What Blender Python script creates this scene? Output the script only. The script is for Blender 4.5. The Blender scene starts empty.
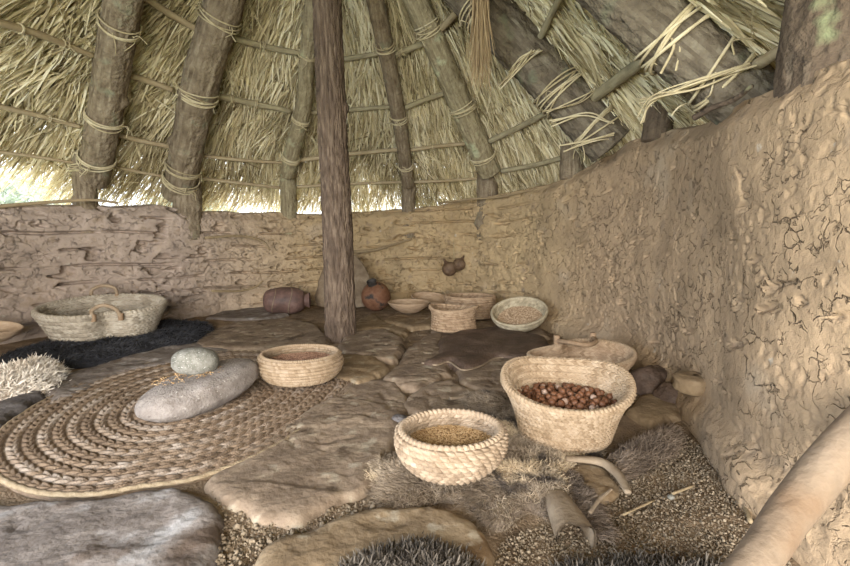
import bpy, math, random
import numpy as np
from mathutils import Vector, Matrix
from mathutils.bvhtree import BVHTree
from mathutils.geometry import delaunay_2d_cdt
random.seed(7); rng = np.random.default_rng(11)
S = bpy.context.scene; COL = S.collection; PI = math.pi

# ---------------------------------------------------------------- camera, sky, lights, exposure
F = 450.0; PITCH = math.atan(43/F); EYE = 0.75
cam = bpy.data.cameras.new('camera'); cam.sensor_width = 36; cam.lens = F/850*36; cam.clip_start = 0.02
co = bpy.data.objects.new('camera', cam); COL.objects.link(co)
co.location = (0, 0, EYE); co.rotation_euler = (PI/2 - PITCH, 0, 0); S.camera = co
S.view_settings.view_transform = 'Standard'; S.view_settings.look = 'None'
S.view_settings.gamma = 1; S.view_settings.use_curve_mapping = False
S.view_settings.exposure = 0.88
W = bpy.data.worlds.new('sky'); S.world = W; W.use_nodes = True
bg = W.node_tree.nodes['Background']; bg.inputs[0].default_value = (0.86, 0.93, 1.0, 1); bg.inputs[1].default_value = 2.4
sun = bpy.data.lights.new('sun', 'SUN'); sun.energy = 3.5; sun.angle = math.radians(4); sun.color = (1, .93, .82)
so = bpy.data.objects.new('sun', sun); COL.objects.link(so); so.rotation_euler = (math.radians(38), math.radians(10), math.radians(150))
def area(name, loc, target, size, power, color):
    l = bpy.data.lights.new(name, 'AREA'); l.shape = 'RECTANGLE'; l.size = size[0]; l.size_y = size[1]; l.energy = power; l.color = color
    o = bpy.data.objects.new(name, l); COL.objects.link(o); o.location = loc
    o.rotation_euler = (Vector(target)-Vector(loc)).to_track_quat('-Z', 'Y').to_euler()
area('doorway_fill', (-0.6, -2.9, 1.2), (-1.2, 3.2, 1.8), (3.4, 1.9), 350, (1.0, .94, .87))  # added area lamp behind the camera, boosting daylight through the doorway
area('left_cool_fill', (-3.0, -0.2, 1.0), (-1.4, 3.2, 0.7), (1.4, 1.2), 90, (.68, .80, 1.0))  # added cool area lamp for a bluish tone on the left, no opening there

# ---------------------------------------------------------------- picture <-> place
def ray(px, py):
    x = (px-425)/F; y = -(py-283)/F
    return Vector((x, math.cos(PITCH)+y*math.sin(PITCH), -math.sin(PITCH)+y*math.cos(PITCH)))
CAM = Vector((0, 0, EYE))
def G(px, py, z=0.0):
    d = ray(px, py); t = (z-EYE)/d.z; return Vector((d.x*t, d.y*t, z))
def D(px, py, y):                       # point on the view line at ground distance y
    d = ray(px, py); return CAM + d*(y/d.y)
def proj(p):
    z = p[2]-EYE; dz = p[1]*math.cos(PITCH)-z*math.sin(PITCH); up = p[1]*math.sin(PITCH)+z*math.cos(PITCH)
    return 425+F*p[0]/dz, 283-F*up/dz

# ---------------------------------------------------------------- helpers
def hash3(ix, iy, iz):
    h = (ix*374761393 + iy*668265263 + iz*2147483647) & 0x7fffffff
    h = ((h ^ (h >> 13))*1274126177) & 0x7fffffff
    return ((h ^ (h >> 16)) & 0xffff)/65535.0
def vnoise(x, y, z=0.0):
    x = np.asarray(x, float); y = np.asarray(y, float); z = np.zeros_like(x)+z
    xi = np.floor(x).astype(np.int64); yi = np.floor(y).astype(np.int64); zi = np.floor(z).astype(np.int64)
    fx, fy, fz = x-xi, y-yi, z-zi
    fx = fx*fx*(3-2*fx); fy = fy*fy*(3-2*fy); fz = fz*fz*(3-2*fz); r = 0
    for a in (0, 1):
        for b in (0, 1):
            for c in (0, 1):
                w = (fx if a else 1-fx)*(fy if b else 1-fy)*(fz if c else 1-fz)
                r = r + w*hash3(xi+a, yi+b, zi+c)
    return r*2-1
def fbm(x, y, z=0.0, o=4):
    r = 0; a = 1.0; f = 1.0
    for i in range(o):
        r = r + a*vnoise(np.asarray(x)*f+i*17.3, np.asarray(y)*f+i*9.1, np.asarray(z)*f+i*5.7); a *= .5; f *= 2.03
    return r/1.8
def voro(x, y, seed=0):
    xi = np.floor(x).astype(np.int64); yi = np.floor(y).astype(np.int64)
    f1 = np.full(x.shape, 9.0); f2 = np.full(x.shape, 9.0)
    for a in (-1, 0, 1):
        for b in (-1, 0, 1):
            cx = xi+a; cy = yi+b
            px = cx+hash3(cx, cy, cx*0+seed); py = cy+hash3(cx, cy, cx*0+seed+31)
            d = np.hypot(x-px, y-py); f2 = np.minimum(f2, np.maximum(f1, d)); f1 = np.minimum(f1, d)
    return f2-f1
def sm(a, b, x):
    t = np.clip((x-a)/(b-a), 0, 1); return t*t*(3-2*t)

def link(name, me, mat=None, parent=None, label=None, cat=None, group=None, kind=None):
    o = bpy.data.objects.new(name, me); COL.objects.link(o)
    if mat and me: me.materials.append(mat)
    if parent: o.parent = parent
    if label: o['label'] = label
    if cat: o['category'] = cat
    if group: o['group'] = group
    if kind: o['kind'] = kind
    return o
def empty(name, loc, label, cat, group=None, rz=0):
    o = link(name, None, label=label, cat=cat, group=group); o.location = loc; o.rotation_euler = (0, 0, rz); o.empty_display_size = .1
    return o
def mesh(name, V, FA, smooth=True, rnd=None):
    V = np.asarray(V, np.float32); me = bpy.data.meshes.new(name)
    if not np.isfinite(V).all(): print("BAD VERTS", name)
    if isinstance(FA, np.ndarray):
        n, k = FA.shape; me.vertices.add(len(V)); me.vertices.foreach_set('co', V.ravel())
        me.loops.add(n*k); me.loops.foreach_set('vertex_index', FA.ravel().astype(np.int32))
        me.polygons.add(n); me.polygons.foreach_set('loop_start', (np.arange(n)*k).astype(np.int32))
        me.polygons.foreach_set('loop_total', np.full(n, k, np.int32)); me.update(calc_edges=True)
    else:
        me.from_pydata([tuple(v) for v in V], [], FA)
    if rnd is not None:
        a = me.attributes.new('rnd', 'FLOAT', 'FACE'); a.data.foreach_set('value', np.asarray(rnd, np.float32))
    me.polygons.foreach_set('use_smooth', np.full(len(me.polygons), smooth)); me.update(); return me
def grid_faces(nu, nv, wrap=False):
    i = np.arange(nu if wrap else nu-1)[:, None]; j = np.arange(nv-1)[None, :]; i2 = (i+1) % nu
    return np.stack([i*nv+j, i2*nv+j, i2*nv+j+1, i*nv+j+1], -1).reshape(-1, 4)
class MB:                                # several shapes gathered into one mesh of triangles / quads
    def __init__(s): s.V = []; s.F = []; s.n = 0; s.R = []
    def add(s, V, FA, r=0.5):
        V = np.asarray(V, float).reshape(-1, 3); FA = np.asarray(FA)
        s.V.append(V); s.F.append(FA+s.n); s.n += len(V); s.R.append(np.full(len(FA), r) if np.isscalar(r) else r)
    def build(s, name, mat, parent=None, smooth=True, **kw):
        return link(name, mesh(name, np.concatenate(s.V), np.concatenate(s.F), smooth, np.concatenate(s.R)), mat, parent, **kw)
def spline(P, n):
    P = np.asarray(P, float)
    if len(P) == 2: return P[0]+(P[1]-P[0])*np.linspace(0, 1, n)[:, None]
    Q = np.vstack([2*P[0]-P[1], P, 2*P[-1]-P[-2]]); out = []
    T = np.linspace(0, len(P)-1-1e-9, n)
    for t in T:
        i = int(t); f = t-i; a, b, c, d = Q[i], Q[i+1], Q[i+2], Q[i+3]
        out.append(.5*((2*b)+(-a+c)*f+(2*a-5*b+4*c-d)*f*f+(-a+3*b-3*c+d)*f**3))
    return np.array(out)
def tube(P, R, seg=16, rough=0.0, freq=8.0, long_freq=3.0, caps=True, seed=0.0, knots=0):
    """rounded log / rope along points P (already dense)"""
    P = np.asarray(P, float); n = len(P); R = np.zeros(n)+R
    T = np.gradient(P, axis=0); T /= np.linalg.norm(T, axis=1)[:, None]+1e-9
    up = np.array([0, 0, 1.0]) if abs(T[0][2]) < .9 else np.array([1.0, 0, 0])
    N = np.zeros_like(P); nrm = np.cross(T[0], up); nrm /= np.linalg.norm(nrm)
    for i in range(n):
        nrm = nrm - T[i]*np.dot(nrm, T[i]); nrm /= np.linalg.norm(nrm)+1e-9; N[i] = nrm
    B = np.cross(T, N); th = np.linspace(0, 2*PI, seg, endpoint=False)
    L = np.concatenate([[0], np.cumsum(np.linalg.norm(np.diff(P, axis=0), axis=1))])
    rr = np.repeat(R[:, None], seg, 1)
    if rough:
        c = np.cos(th)[None, :]*np.ones((n, 1)); s_ = np.sin(th)[None, :]*np.ones((n, 1)); l = L[:, None]*np.ones((1, seg))
        ba = fbm(c*freq*.35, s_*freq*.35, l*long_freq+seed, 3)
        fi = 1-np.abs(vnoise(c*freq+seed, s_*freq, l*long_freq*2.2))*2
        rr = rr*(1+rough*(ba*.7+fi*.45))
        for k in range(knots):
            kt = rng.uniform(0, 2*PI); kl = rng.uniform(.05, .95)*L[-1]
            dd = ((np.angle(np.exp(1j*(th[None, :]-kt))))*R.mean())**2+(l-kl)**2
            rr = rr+R.mean()*.25*np.exp(-dd/(R.mean()*.4)**2)
    V = P[:, None, :]+rr[:, :, None]*(np.cos(th)[None, :, None]*N[:, None, :]+np.sin(th)[None, :, None]*B[:, None, :])
    V = V.reshape(-1, 3); i = np.arange(n-1)[:, None]; j = np.arange(seg)[None, :]; j2 = (j+1) % seg
    FA = np.stack([i*seg+j, i*seg+j2, (i+1)*seg+j2, (i+1)*seg+j], -1).reshape(-1, 4)
    if caps:
        a = len(V); V = np.vstack([V, P[0]-T[0]*R[0]*.1, P[-1]+T[-1]*R[-1]*.1]); j = np.arange(0, seg, 2)
        FA = np.vstack([FA, np.stack([np.full(len(j), a), (j+2) % seg, (j+1) % seg, j], -1),
                        np.stack([np.full(len(j), a+1), (n-1)*seg+j, (n-1)*seg+(j+1) % seg, (n-1)*seg+(j+2) % seg], -1)])
    return V, FA
def blades(roots, dirs, lens, wid, bend, rnd, segs=2):
    """thin tapering leaves / hairs.  bend: offset vector of the tip"""
    n = len(roots); dirs = dirs/(np.linalg.norm(dirs, axis=1)[:, None]+1e-9)
    rv = rng.normal(size=(n, 3)); side = np.cross(dirs, rv); side /= np.linalg.norm(side, axis=1)[:, None]+1e-9
    V = []
    for k in range(segs+1):
        t = k/segs; c = roots+dirs*(lens*t)[:, None]+bend*(t*t)
        w = wid*(1-.75*t**2)*.5; V += [c-side*w[:, None], c+side*w[:, None]]
    V = np.stack(V, 1).reshape(-1, 3); m = 2*(segs+1); base = (np.arange(n)*m)[:, None]
    FA = np.concatenate([np.stack([base[:, 0]+2*k, base[:, 0]+2*k+1, base[:, 0]+2*k+3, base[:, 0]+2*k+2], -1) for k in range(segs)])
    return V, FA, np.tile(rnd, segs)
def inside(P, poly):
    x, y = P[:, 0], P[:, 1]; r = np.zeros(len(P), bool); n = len(poly)
    for i in range(n):
        a, b = poly[i], poly[(i+1) % n]
        c = ((a[1] > y) != (b[1] > y)) & (x < (b[0]-a[0])*(y-a[1])/(b[1]-a[1]+1e-12)+a[0]); r ^= c
    return r
def edist(P, poly):
    d = np.full(len(P), 1e9); n = len(poly)
    for i in range(n):
        a = np.array(poly[i]); b = np.array(poly[(i+1) % n]); ab = b-a
        t = np.clip(((P-a)@ab)/(ab@ab+1e-12), 0, 1); d = np.minimum(d, np.linalg.norm(P-(a+t[:, None]*ab), axis=1))
    return d
def rough_outline(pts, amp, step, seed):
    pts = np.array([[p[0], p[1]] for p in pts]); Q = np.vstack([pts, pts[:1]]); out = []
    for i in range(len(pts)):
        m = max(1, int(np.linalg.norm(Q[i+1]-Q[i])/step))
        for k in range(m): out.append(Q[i]+(Q[i+1]-Q[i])*k/m)
    out = np.array(out)
    for _ in range(2): out = (np.roll(out, 1, 0)+2*out+np.roll(out, -1, 0))/4
    out[:, 0] += amp*fbm(out[:, 0]*14+seed, out[:, 1]*14, seed, 3); out[:, 1] += amp*fbm(out[:, 0]*14, out[:, 1]*14+seed, seed+9, 3)
    return out
def sheet(pts, zf, cell, amp=.012, seed=0, skirt=-.05):
    """solid sheet over an outline on the ground. zf(P, d) gives the top height; sides drop to `skirt`"""
    poly = rough_outline(pts, amp, cell*1.2, seed)
    lo, hi = poly.min(0), poly.max(0); gx, gy = np.meshgrid(np.arange(lo[0], hi[0], cell), np.arange(lo[1], hi[1], cell))
    P = np.stack([gx.ravel(), gy.ravel()], 1); P += rng.uniform(-.3, .3, P.shape)*cell
    P = P[inside(P, poly)]; P = P[edist(P, poly) > cell*.55]
    allp = np.vstack([poly, P]); n = len(poly)
    res = delaunay_2d_cdt([Vector(p) for p in allp], [(i, (i+1) % n) for i in range(n)], [], 1, 1e-6)
    v2 = np.array([[v.x, v.y] for v in res[0]]); tri = [list(f) for f in res[2]]
    d = edist(v2, poly); z = zf(v2, d); V = np.column_stack([v2, z])
    FA = []
    for f in tri:
        a, b, c = v2[f[0]], v2[f[1]], v2[f[2]]
        FA.append(f if (b[0]-a[0])*(c[1]-a[1])-(b[1]-a[1])*(c[0]-a[0]) > 0 else f[::-1])
    cnt = {}
    for f in FA:
        for k in range(3): cnt[(f[k], f[(k+1) % 3])] = 1
    rim = [e for e in cnt if (e[1], e[0]) not in cnt]; m = len(V); low = {}; extra = []
    for a, b in rim:
        for q in (a, b):
            if q not in low: low[q] = m+len(extra); extra.append([v2[q][0], v2[q][1], skirt])
        FA.append([b, a, low[a], low[b]])
    return (np.vstack([V, extra]) if extra else V), FA, v2, z, d

# ---------------------------------------------------------------- materials
def mat(name, cols, scale=6, stretch=(1, 1, 1), rough=.9, bump=.3, bscale=60, attr=None, detail=8, spots=None, transl=0.0, rvar=None, bdist=.01, wscale=None):
    m = bpy.data.materials.new(name); m.use_nodes = True; nt = m.node_tree; N = nt.nodes; L = nt.links
    b = N['Principled BSDF']; b.inputs['Roughness'].default_value = rough; b.inputs['Specular IOR Level'].default_value = .25
    tc = N.new('ShaderNodeTexCoord'); mp = N.new('ShaderNodeMapping'); mp.inputs['Scale'].default_value = stretch; L.new(tc.outputs['Object'], mp.inputs[0])
    no = N.new('ShaderNodeTexNoise'); no.inputs['Scale'].default_value = scale; no.inputs['Detail'].default_value = detail; no.inputs['Roughness'].default_value = .65
    L.new(mp.outputs[0], no.inputs['Vector'])
    cr = N.new('ShaderNodeValToRGB'); e = cr.color_ramp.elements
    while len(e) < len(cols): e.new(.5)
    for i, c in enumerate(cols):
        e[i].position = .3+.4*i/(len(cols)-1); e[i].color = (*c, 1)
    if attr:
        at = N.new('ShaderNodeAttribute'); at.attribute_name = 'rnd'
        mx = N.new('ShaderNodeMix'); mx.inputs[0].default_value = attr; L.new(no.outputs[0], mx.inputs[2])
        mr = N.new('ShaderNodeMapRange'); mr.inputs[3].default_value = .3; mr.inputs[4].default_value = .7
        L.new(at.outputs['Fac'], mr.inputs[0]); L.new(mr.outputs[0], mx.inputs[3]); L.new(mx.outputs[0], cr.inputs[0])
    else: L.new(no.outputs[0], cr.inputs[0])
    col = cr.outputs[0]
    for sp in (spots or []):             # (colour, scale, threshold, softness): blotches of another colour
        n2 = N.new('ShaderNodeTexNoise'); n2.inputs['Scale'].default_value = sp[1]; n2.inputs['Detail'].default_value = 6; L.new(mp.outputs[0], n2.inputs['Vector'])
        r2 = N.new('ShaderNodeMapRange'); r2.inputs[1].default_value = sp[2]; r2.inputs[2].default_value = sp[2]+sp[3]; L.new(n2.outputs[0], r2.inputs[0])
        m2 = N.new('ShaderNodeMix'); m2.data_type = 'RGBA'; L.new(r2.outputs[0], m2.inputs[0]); L.new(col, m2.inputs[6]); m2.inputs[7].default_value = (*sp[0], 1); col = m2.outputs[2]
    L.new(col, b.inputs['Base Color'])
    if bump:
        bn = N.new('ShaderNodeTexNoise'); bn.inputs['Scale'].default_value = bscale; bn.inputs['Detail'].default_value = 6; L.new(mp.outputs[0], bn.inputs['Vector'])
        bu = N.new('ShaderNodeBump'); bu.inputs['Strength'].default_value = bump; bu.inputs['Distance'].default_value = bdist
        L.new(bn.outputs[0], bu.inputs['Height']); L.new(bu.outputs[0], b.inputs['Normal'])
    if transl:
        tr = N.new('ShaderNodeBsdfTranslucent'); L.new(col, tr.inputs[0]); ms = N.new('ShaderNodeMixShader'); ms.inputs[0].default_value = transl
        L.new(b.outputs[0], ms.inputs[1]); L.new(tr.outputs[0], ms.inputs[2]); L.new(ms.outputs[0], N['Material Output'].inputs[0])
    return m
M = {}
def mud():
    m = mat('mud', [(.78, .78, .78), (1.0, 1.0, 1.0), (1.18, 1.18, 1.18)], 4.5, bump=.5, bscale=55, bdist=.010); nt = m.node_tree; N = nt.nodes; L = nt.links; b = N['Principled BSDF']
    src = b.inputs['Base Color'].links[0].from_socket
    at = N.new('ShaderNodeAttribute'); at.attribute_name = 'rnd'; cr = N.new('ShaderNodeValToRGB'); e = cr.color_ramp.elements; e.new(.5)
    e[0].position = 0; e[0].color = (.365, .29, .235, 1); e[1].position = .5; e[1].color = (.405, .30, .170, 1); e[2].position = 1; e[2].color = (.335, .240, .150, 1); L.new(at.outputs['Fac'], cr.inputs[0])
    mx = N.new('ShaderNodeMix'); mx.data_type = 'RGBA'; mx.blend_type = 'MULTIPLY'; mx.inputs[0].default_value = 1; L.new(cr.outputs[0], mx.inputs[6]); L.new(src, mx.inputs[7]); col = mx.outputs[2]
    tc = N.new('ShaderNodeTexCoord')
    for (c, sc, th, so, det) in (((.42, .335, .24), 2.6, .60, .12, 5), ((.25, .185, .125), 9, .60, .10, 6), ((.46, .41, .34), 16, .70, .05, 3)):
        n = N.new('ShaderNodeTexNoise'); n.inputs['Scale'].default_value = sc; n.inputs['Detail'].default_value = det; L.new(tc.outputs['Object'], n.inputs['Vector'])
        r = N.new('ShaderNodeMapRange'); r.inputs[1].default_value = th; r.inputs[2].default_value = th+so; r.inputs[4].default_value = .7; L.new(n.outputs[0], r.inputs[0])
        m2 = N.new('ShaderNodeMix'); m2.data_type = 'RGBA'; L.new(r.outputs[0], m2.inputs[0]); L.new(col, m2.inputs[6]); m2.inputs[7].default_value = (*c, 1); col = m2.outputs[2]
    L.new(col, b.inputs['Base Color'])
    n = N.new('ShaderNodeTexNoise'); n.inputs['Scale'].default_value = 16; n.inputs['Detail'].default_value = 9; n.inputs['Roughness'].default_value = .75; n.inputs['Distortion'].default_value = .6; L.new(tc.outputs['Object'], n.inputs['Vector'])
    bu2 = N.new('ShaderNodeBump'); bu2.inputs['Strength'].default_value = .30; bu2.inputs['Distance'].default_value = .03; L.new(n.outputs[0], bu2.inputs['Height'])
    def math_(op, a, b_): 
        q = N.new('ShaderNodeMath'); q.operation = op
        for k, v in enumerate((a, b_)):
            if isinstance(v, (int, float)): q.inputs[k].default_value = v
            else: L.new(v, q.inputs[k])
        return q.outputs[0]
    def noise_(sc, det, off):
        mp = N.new('ShaderNodeMapping'); mp.inputs['Location'].default_value = (off, off*.7, -off); L.new(tc.outputs['Object'], mp.inputs[0])
        q = N.new('ShaderNodeTexNoise'); q.inputs['Scale'].default_value = sc; q.inputs['Detail'].default_value = det; L.new(mp.outputs[0], q.inputs['Vector']); return q
    def ramp_(src, lo, hi):
        r = N.new('ShaderNodeMapRange'); r.inputs[1].default_value = lo; r.inputs[2].default_value = hi; L.new(src, r.inputs[0]); return r.outputs[0]
    acc = None                            # jagged, broken drying cracks at three sizes, as relief
    for sc, w, msc, mlo, off, sq in ((4.2, .020, 9, .50, 3.1, .8), (8.5, .030, 17, .50, 7.7, 1.0), (17, .045, 27, .54, 1.3, 1.0)):
        wn = noise_(sc*1.3, 6, off); ad = N.new('ShaderNodeMix'); ad.data_type = 'RGBA'; ad.blend_type = 'LINEAR_LIGHT'; ad.inputs[0].default_value = .9/sc
        L.new(tc.outputs['Object'], ad.inputs[6]); L.new(wn.outputs[1], ad.inputs[7])
        mp = N.new('ShaderNodeMapping'); mp.inputs['Scale'].default_value = (1, 1, 1.5); L.new(ad.outputs[2], mp.inputs[0])
        v = N.new('ShaderNodeTexVoronoi'); v.feature = 'DISTANCE_TO_EDGE'; v.inputs['Scale'].default_value = sc; L.new(mp.outputs[0], v.inputs['Vector'])
        line = math_('SUBTRACT', 1, ramp_(v.outputs['Distance'], 0, w)); m1 = ramp_(noise_(msc, 2, off*2).outputs[0], mlo, mlo+.07); m2 = ramp_(noise_(2.2, 2, off*3).outputs[0], .47, .58)
        k = math_('MULTIPLY', math_('MULTIPLY', line, m1), math_('ADD', .14, m2)); acc = k if acc is None else math_('MAXIMUM', acc, k)
    bu3 = N.new('ShaderNodeBump'); bu3.invert = True; bu3.inputs['Strength'].default_value = 1; bu3.inputs['Distance'].default_value = .016; L.new(acc, bu3.inputs['Height'])
    old = b.inputs['Normal'].links[0].from_socket; L.new(old, bu2.inputs['Normal']); L.new(bu2.outputs[0], bu3.inputs['Normal']); L.new(bu3.outputs[0], b.inputs['Normal']); return m
M['mud'] = mud()
M['earth'] = mat('earth', [(0.107, 0.073, 0.045), (0.208, 0.147, 0.093), (0.348, 0.260, 0.169)], 7, bump=.9, bscale=110)
M['stone_brown'] = mat('stone_brown', [(0.109, 0.077, 0.051), (0.206, 0.151, 0.104), (0.315, 0.246, 0.171)], 7, bump=.5, bscale=38, bdist=.014, spots=[((0.313, 0.262, 0.192), 14, .60, .08), ((0.087, 0.059, 0.037), 6, .58, .08)])
M['stone_grey'] = mat('stone_grey', [(0.091, 0.072, 0.061), (0.164, 0.137, 0.118), (0.255, 0.219, 0.194)], 7, bump=.5, bscale=38, bdist=.014, spots=[((0.305, 0.286, 0.271), 8, .58, .1), ((0.099, 0.070, 0.051), 5, .58, .1)])
M['stone_ochre'] = mat('stone_ochre', [(0.121, 0.083, 0.047), (0.216, 0.154, 0.091), (0.302, 0.230, 0.145)], 7, bump=.5, bscale=38, bdist=.014, spots=[((0.149, 0.093, 0.047), 6, .58, .1), ((0.315, 0.264, 0.190), 14, .62, .08)])
M['stone_dark'] = mat('stone_dark', [(.055, .048, .046), (.10, .088, .084), (.16, .145, .14)], 8, bump=.6, bscale=60)
M['quern'] = mat('quern', [(0.127, 0.105, 0.090), (0.208, 0.179, 0.158), (0.289, 0.256, 0.230)], 14, bump=.6, bscale=120, spots=[((.13, .11, .095), 60, .62, .06), ((.34, .31, .28), 70, .64, .05)])
M['pebble'] = mat('pebble', [(0.085, 0.081, 0.064), (0.170, 0.162, 0.136), (0.246, 0.234, 0.204)], 40, bump=.3, bscale=200, spots=[((.42, .40, .36), 150, .62, .05)])
M['straw'] = mat('straw', [(.16, .12, .055), (.66, .57, .36), (.93, .88, .68)], 3, bump=0, attr=.85, rough=.7, transl=.33)
M['thatch_back'] = mat('thatch_back', [(.20, .14, .07), (.36, .28, .15)], 30, stretch=(1, 1, 1), bump=.8, bscale=90)
M['bark'] = mat('bark', [(0.085, 0.061, 0.038), (0.196, 0.153, 0.102), (0.323, 0.272, 0.191)], 14, attr=.7, bump=1.0, bscale=38, spots=[((.20, .20, .135), 7, .60, .12)], bdist=.02)
M['bark_darker'] = mat('bark_darker', [(0.046, 0.036, 0.025), (0.124, 0.101, 0.072), (0.215, 0.189, 0.140)], 14, attr=.7, bump=1.0, bscale=38, spots=[((.13, .135, .09), 6, .6, .12)], bdist=.02)  # darker tone of bark, for the two thickest rafters
M['bark_green'] = mat('bark_green', [(.12, .095, .055), (.25, .21, .13), (.37, .33, .21)], 14, attr=.7, bump=1.0, bscale=38, spots=[((.38, .40, .26), 7, .58, .14)], bdist=.02)
M['bark_pole'] = mat('bark_pole', [(0.040, 0.027, 0.019), (0.120, 0.084, 0.059), (0.240, 0.180, 0.128)], 32, stretch=(1, 1, .22), attr=.7, bump=1.0, bscale=90, bdist=.02)
M['bark_dark'] = mat('bark_dark', [(.05, .035, .025), (.11, .08, .055), (.18, .14, .10)], 9, attr=.7, bump=1.0, bscale=38, spots=[((.20, .22, .12), 6, .60, .10)], bdist=.02)
M['stick'] = mat('stick', [(.22, .16, .09), (.36, .29, .18), (.48, .41, .28)], 12, attr=.7, bump=.5, bscale=60)
M['stick_green'] = mat('stick_green', [(.17, .145, .09), (.31, .27, .17), (.45, .41, .28)], 12, attr=.7, bump=.4, bscale=60)
M['rope'] = mat('rope', [(.26, .21, .12), (.46, .39, .245), (.60, .54, .38)], 30, bump=.5, bscale=200, attr=.5)
M['coir'] = mat('coir', [(.16, .105, .055), (.28, .20, .11), (.38, .29, .175)], 30, bump=0, attr=.7)
def wicker(n, a, b, c): return mat(n, [a, b, c], 22, bump=.45, bscale=230, attr=.55, rough=.75)
M['w_pale'] = wicker('w_pale', (0.170, 0.111, 0.063), (0.284, 0.206, 0.130), (0.363, 0.279, 0.194))
M['w_cream'] = wicker('w_cream', (0.202, 0.143, 0.090), (0.345, 0.266, 0.180), (0.446, 0.359, 0.266))
M['w_grey'] = wicker('w_grey', (0.180, 0.149, 0.108), (0.324, 0.279, 0.216), (0.450, 0.405, 0.329))
M['w_tan'] = wicker('w_tan', (.18, .115, .065), (.31, .215, .135), (.43, .32, .21))
M['w_stripe'] = wicker('w_stripe', (.17, .14, .09), (.33, .28, .19), (.48, .42, .30))
M['w_braid'] = wicker('w_braid', (0.154, 0.105, 0.065), (0.300, 0.223, 0.150), (0.421, 0.332, 0.243))
M['w_mat'] = mat('w_mat', [(0.084, 0.055, 0.035), (0.202, 0.141, 0.092), (0.414, 0.352, 0.295)], 14, bump=.5, bscale=160, attr=.62, rough=.85)
M['w_hem'] = wicker('w_hem', (0.165, 0.120, 0.071), (0.270, 0.206, 0.128), (0.345, 0.274, 0.188))
M['hide_brown'] = mat('hide_brown', [(0.039, 0.026, 0.018), (0.085, 0.056, 0.040), (0.143, 0.100, 0.074)], 9, bump=.6, bscale=90, rough=.65)
M['hide_black'] = mat('hide_black', [(.012, .012, .014), (.03, .03, .034), (.07, .07, .075)], 9, bump=.6, bscale=90, attr=.5)
M['leather'] = mat('leather', [(0.119, 0.085, 0.053), (0.204, 0.153, 0.102), (0.289, 0.230, 0.162)], 8, bump=.4, bscale=60)
M['pelt_skin'] = mat('pelt_skin', [(.10, .075, .055), (.18, .14, .105)], 8, bump=.4, bscale=60)
M['fur_grey'] = mat('fur_grey', [(0.086, 0.064, 0.046), (0.259, 0.200, 0.141), (0.570, 0.472, 0.345)], 6, bump=0, attr=.45, spots=[((.075, .06, .05), 4.5, .53, .05), ((.58, .46, .31), 5.2, .56, .06)])
M['fur_dark'] = mat('fur_dark', [(0.056, 0.040, 0.030), (0.134, 0.100, 0.072), (0.269, 0.200, 0.145)], 9, bump=0, attr=.6)
M['wool_dark'] = mat('wool_dark', [(.035, .028, .022), (.085, .07, .055), (.19, .16, .125)], 20, bump=0, attr=.7)
M['wool_white'] = mat('wool_white', [(.36, .28, .20), (.62, .55, .46), (.80, .75, .68)], 14, bump=0, attr=.6)
M['clay_red'] = mat('clay_red', [(0.102, 0.047, 0.025), (0.196, 0.093, 0.051), (0.281, 0.153, 0.093)], 9, bump=.3, bscale=60, rough=.7, spots=[((.05, .04, .035), 9, .57, .08)])
M['clay_dark'] = mat('clay_dark', [(.05, .033, .028), (.11, .065, .053), (.19, .12, .10)], 9, bump=.3, bscale=50, rough=.55)
M['clay_black'] = mat('clay_black', [(.03, .025, .022), (.07, .06, .05)], 9, bump=.3, bscale=50, rough=.7)
M['wood_branch'] = mat('wood_branch', [(.14, .10, .068), (.22, .165, .115), (.29, .225, .165)], 10, bump=.5, bscale=40, rough=.85, spots=[((.18, .12, .075), 5, .58, .12)])
M['wood_pale'] = mat('wood_pale', [(.26, .18, .11), (.40, .29, .195), (.50, .39, .28)], 10, stretch=(1, 1, 4), bump=.25, bscale=40, rough=.85, spots=[((.35, .24, .15), 5, .6, .12)])
M['nut'] = mat('nut', [(0.067, 0.024, 0.011), (0.130, 0.055, 0.027), (0.188, 0.098, 0.055)], 60, bump=.2, bscale=200, rough=.45)
M['nut_pale'] = mat('nut_pale', [(0.196, 0.119, 0.084), (0.294, 0.203, 0.154), (0.364, 0.280, 0.231)], 60, bump=.2, bscale=200, rough=.5)
M['grain'] = mat('grain', [(.22, .12, .05), (.42, .27, .13), (.58, .42, .24)], 60, bump=.3, bscale=300, attr=.7)
M['grain_pale'] = mat('grain_pale', [(.26, .17, .10), (.42, .31, .20), (.56, .44, .31)], 60, bump=.3, bscale=300, attr=.7)
M['seed'] = mat('seed', [(.16, .08, .05), (.30, .17, .11), (.42, .27, .18)], 60, bump=.3, bscale=300, attr=.7)
M['gravel'] = mat('gravel', [(.12, .088, .055), (.185, .142, .095), (.27, .215, .15)], 20, bump=.3, bscale=200, attr=.75)
M['onion'] = mat('onion', [(0.063, 0.035, 0.021), (0.126, 0.081, 0.049), (0.196, 0.140, 0.095)], 16, bump=.3, bscale=60, rough=.6)
M['grass'] = mat('grass', [(.20, .25, .10), (.34, .38, .18), (.48, .48, .28)], 3, bump=.4, bscale=40)
M['leaf'] = mat('leaf', [(.30, .34, .28), (.44, .48, .40), (.58, .62, .54)], 3, bump=0, attr=.6, transl=.3)

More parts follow.
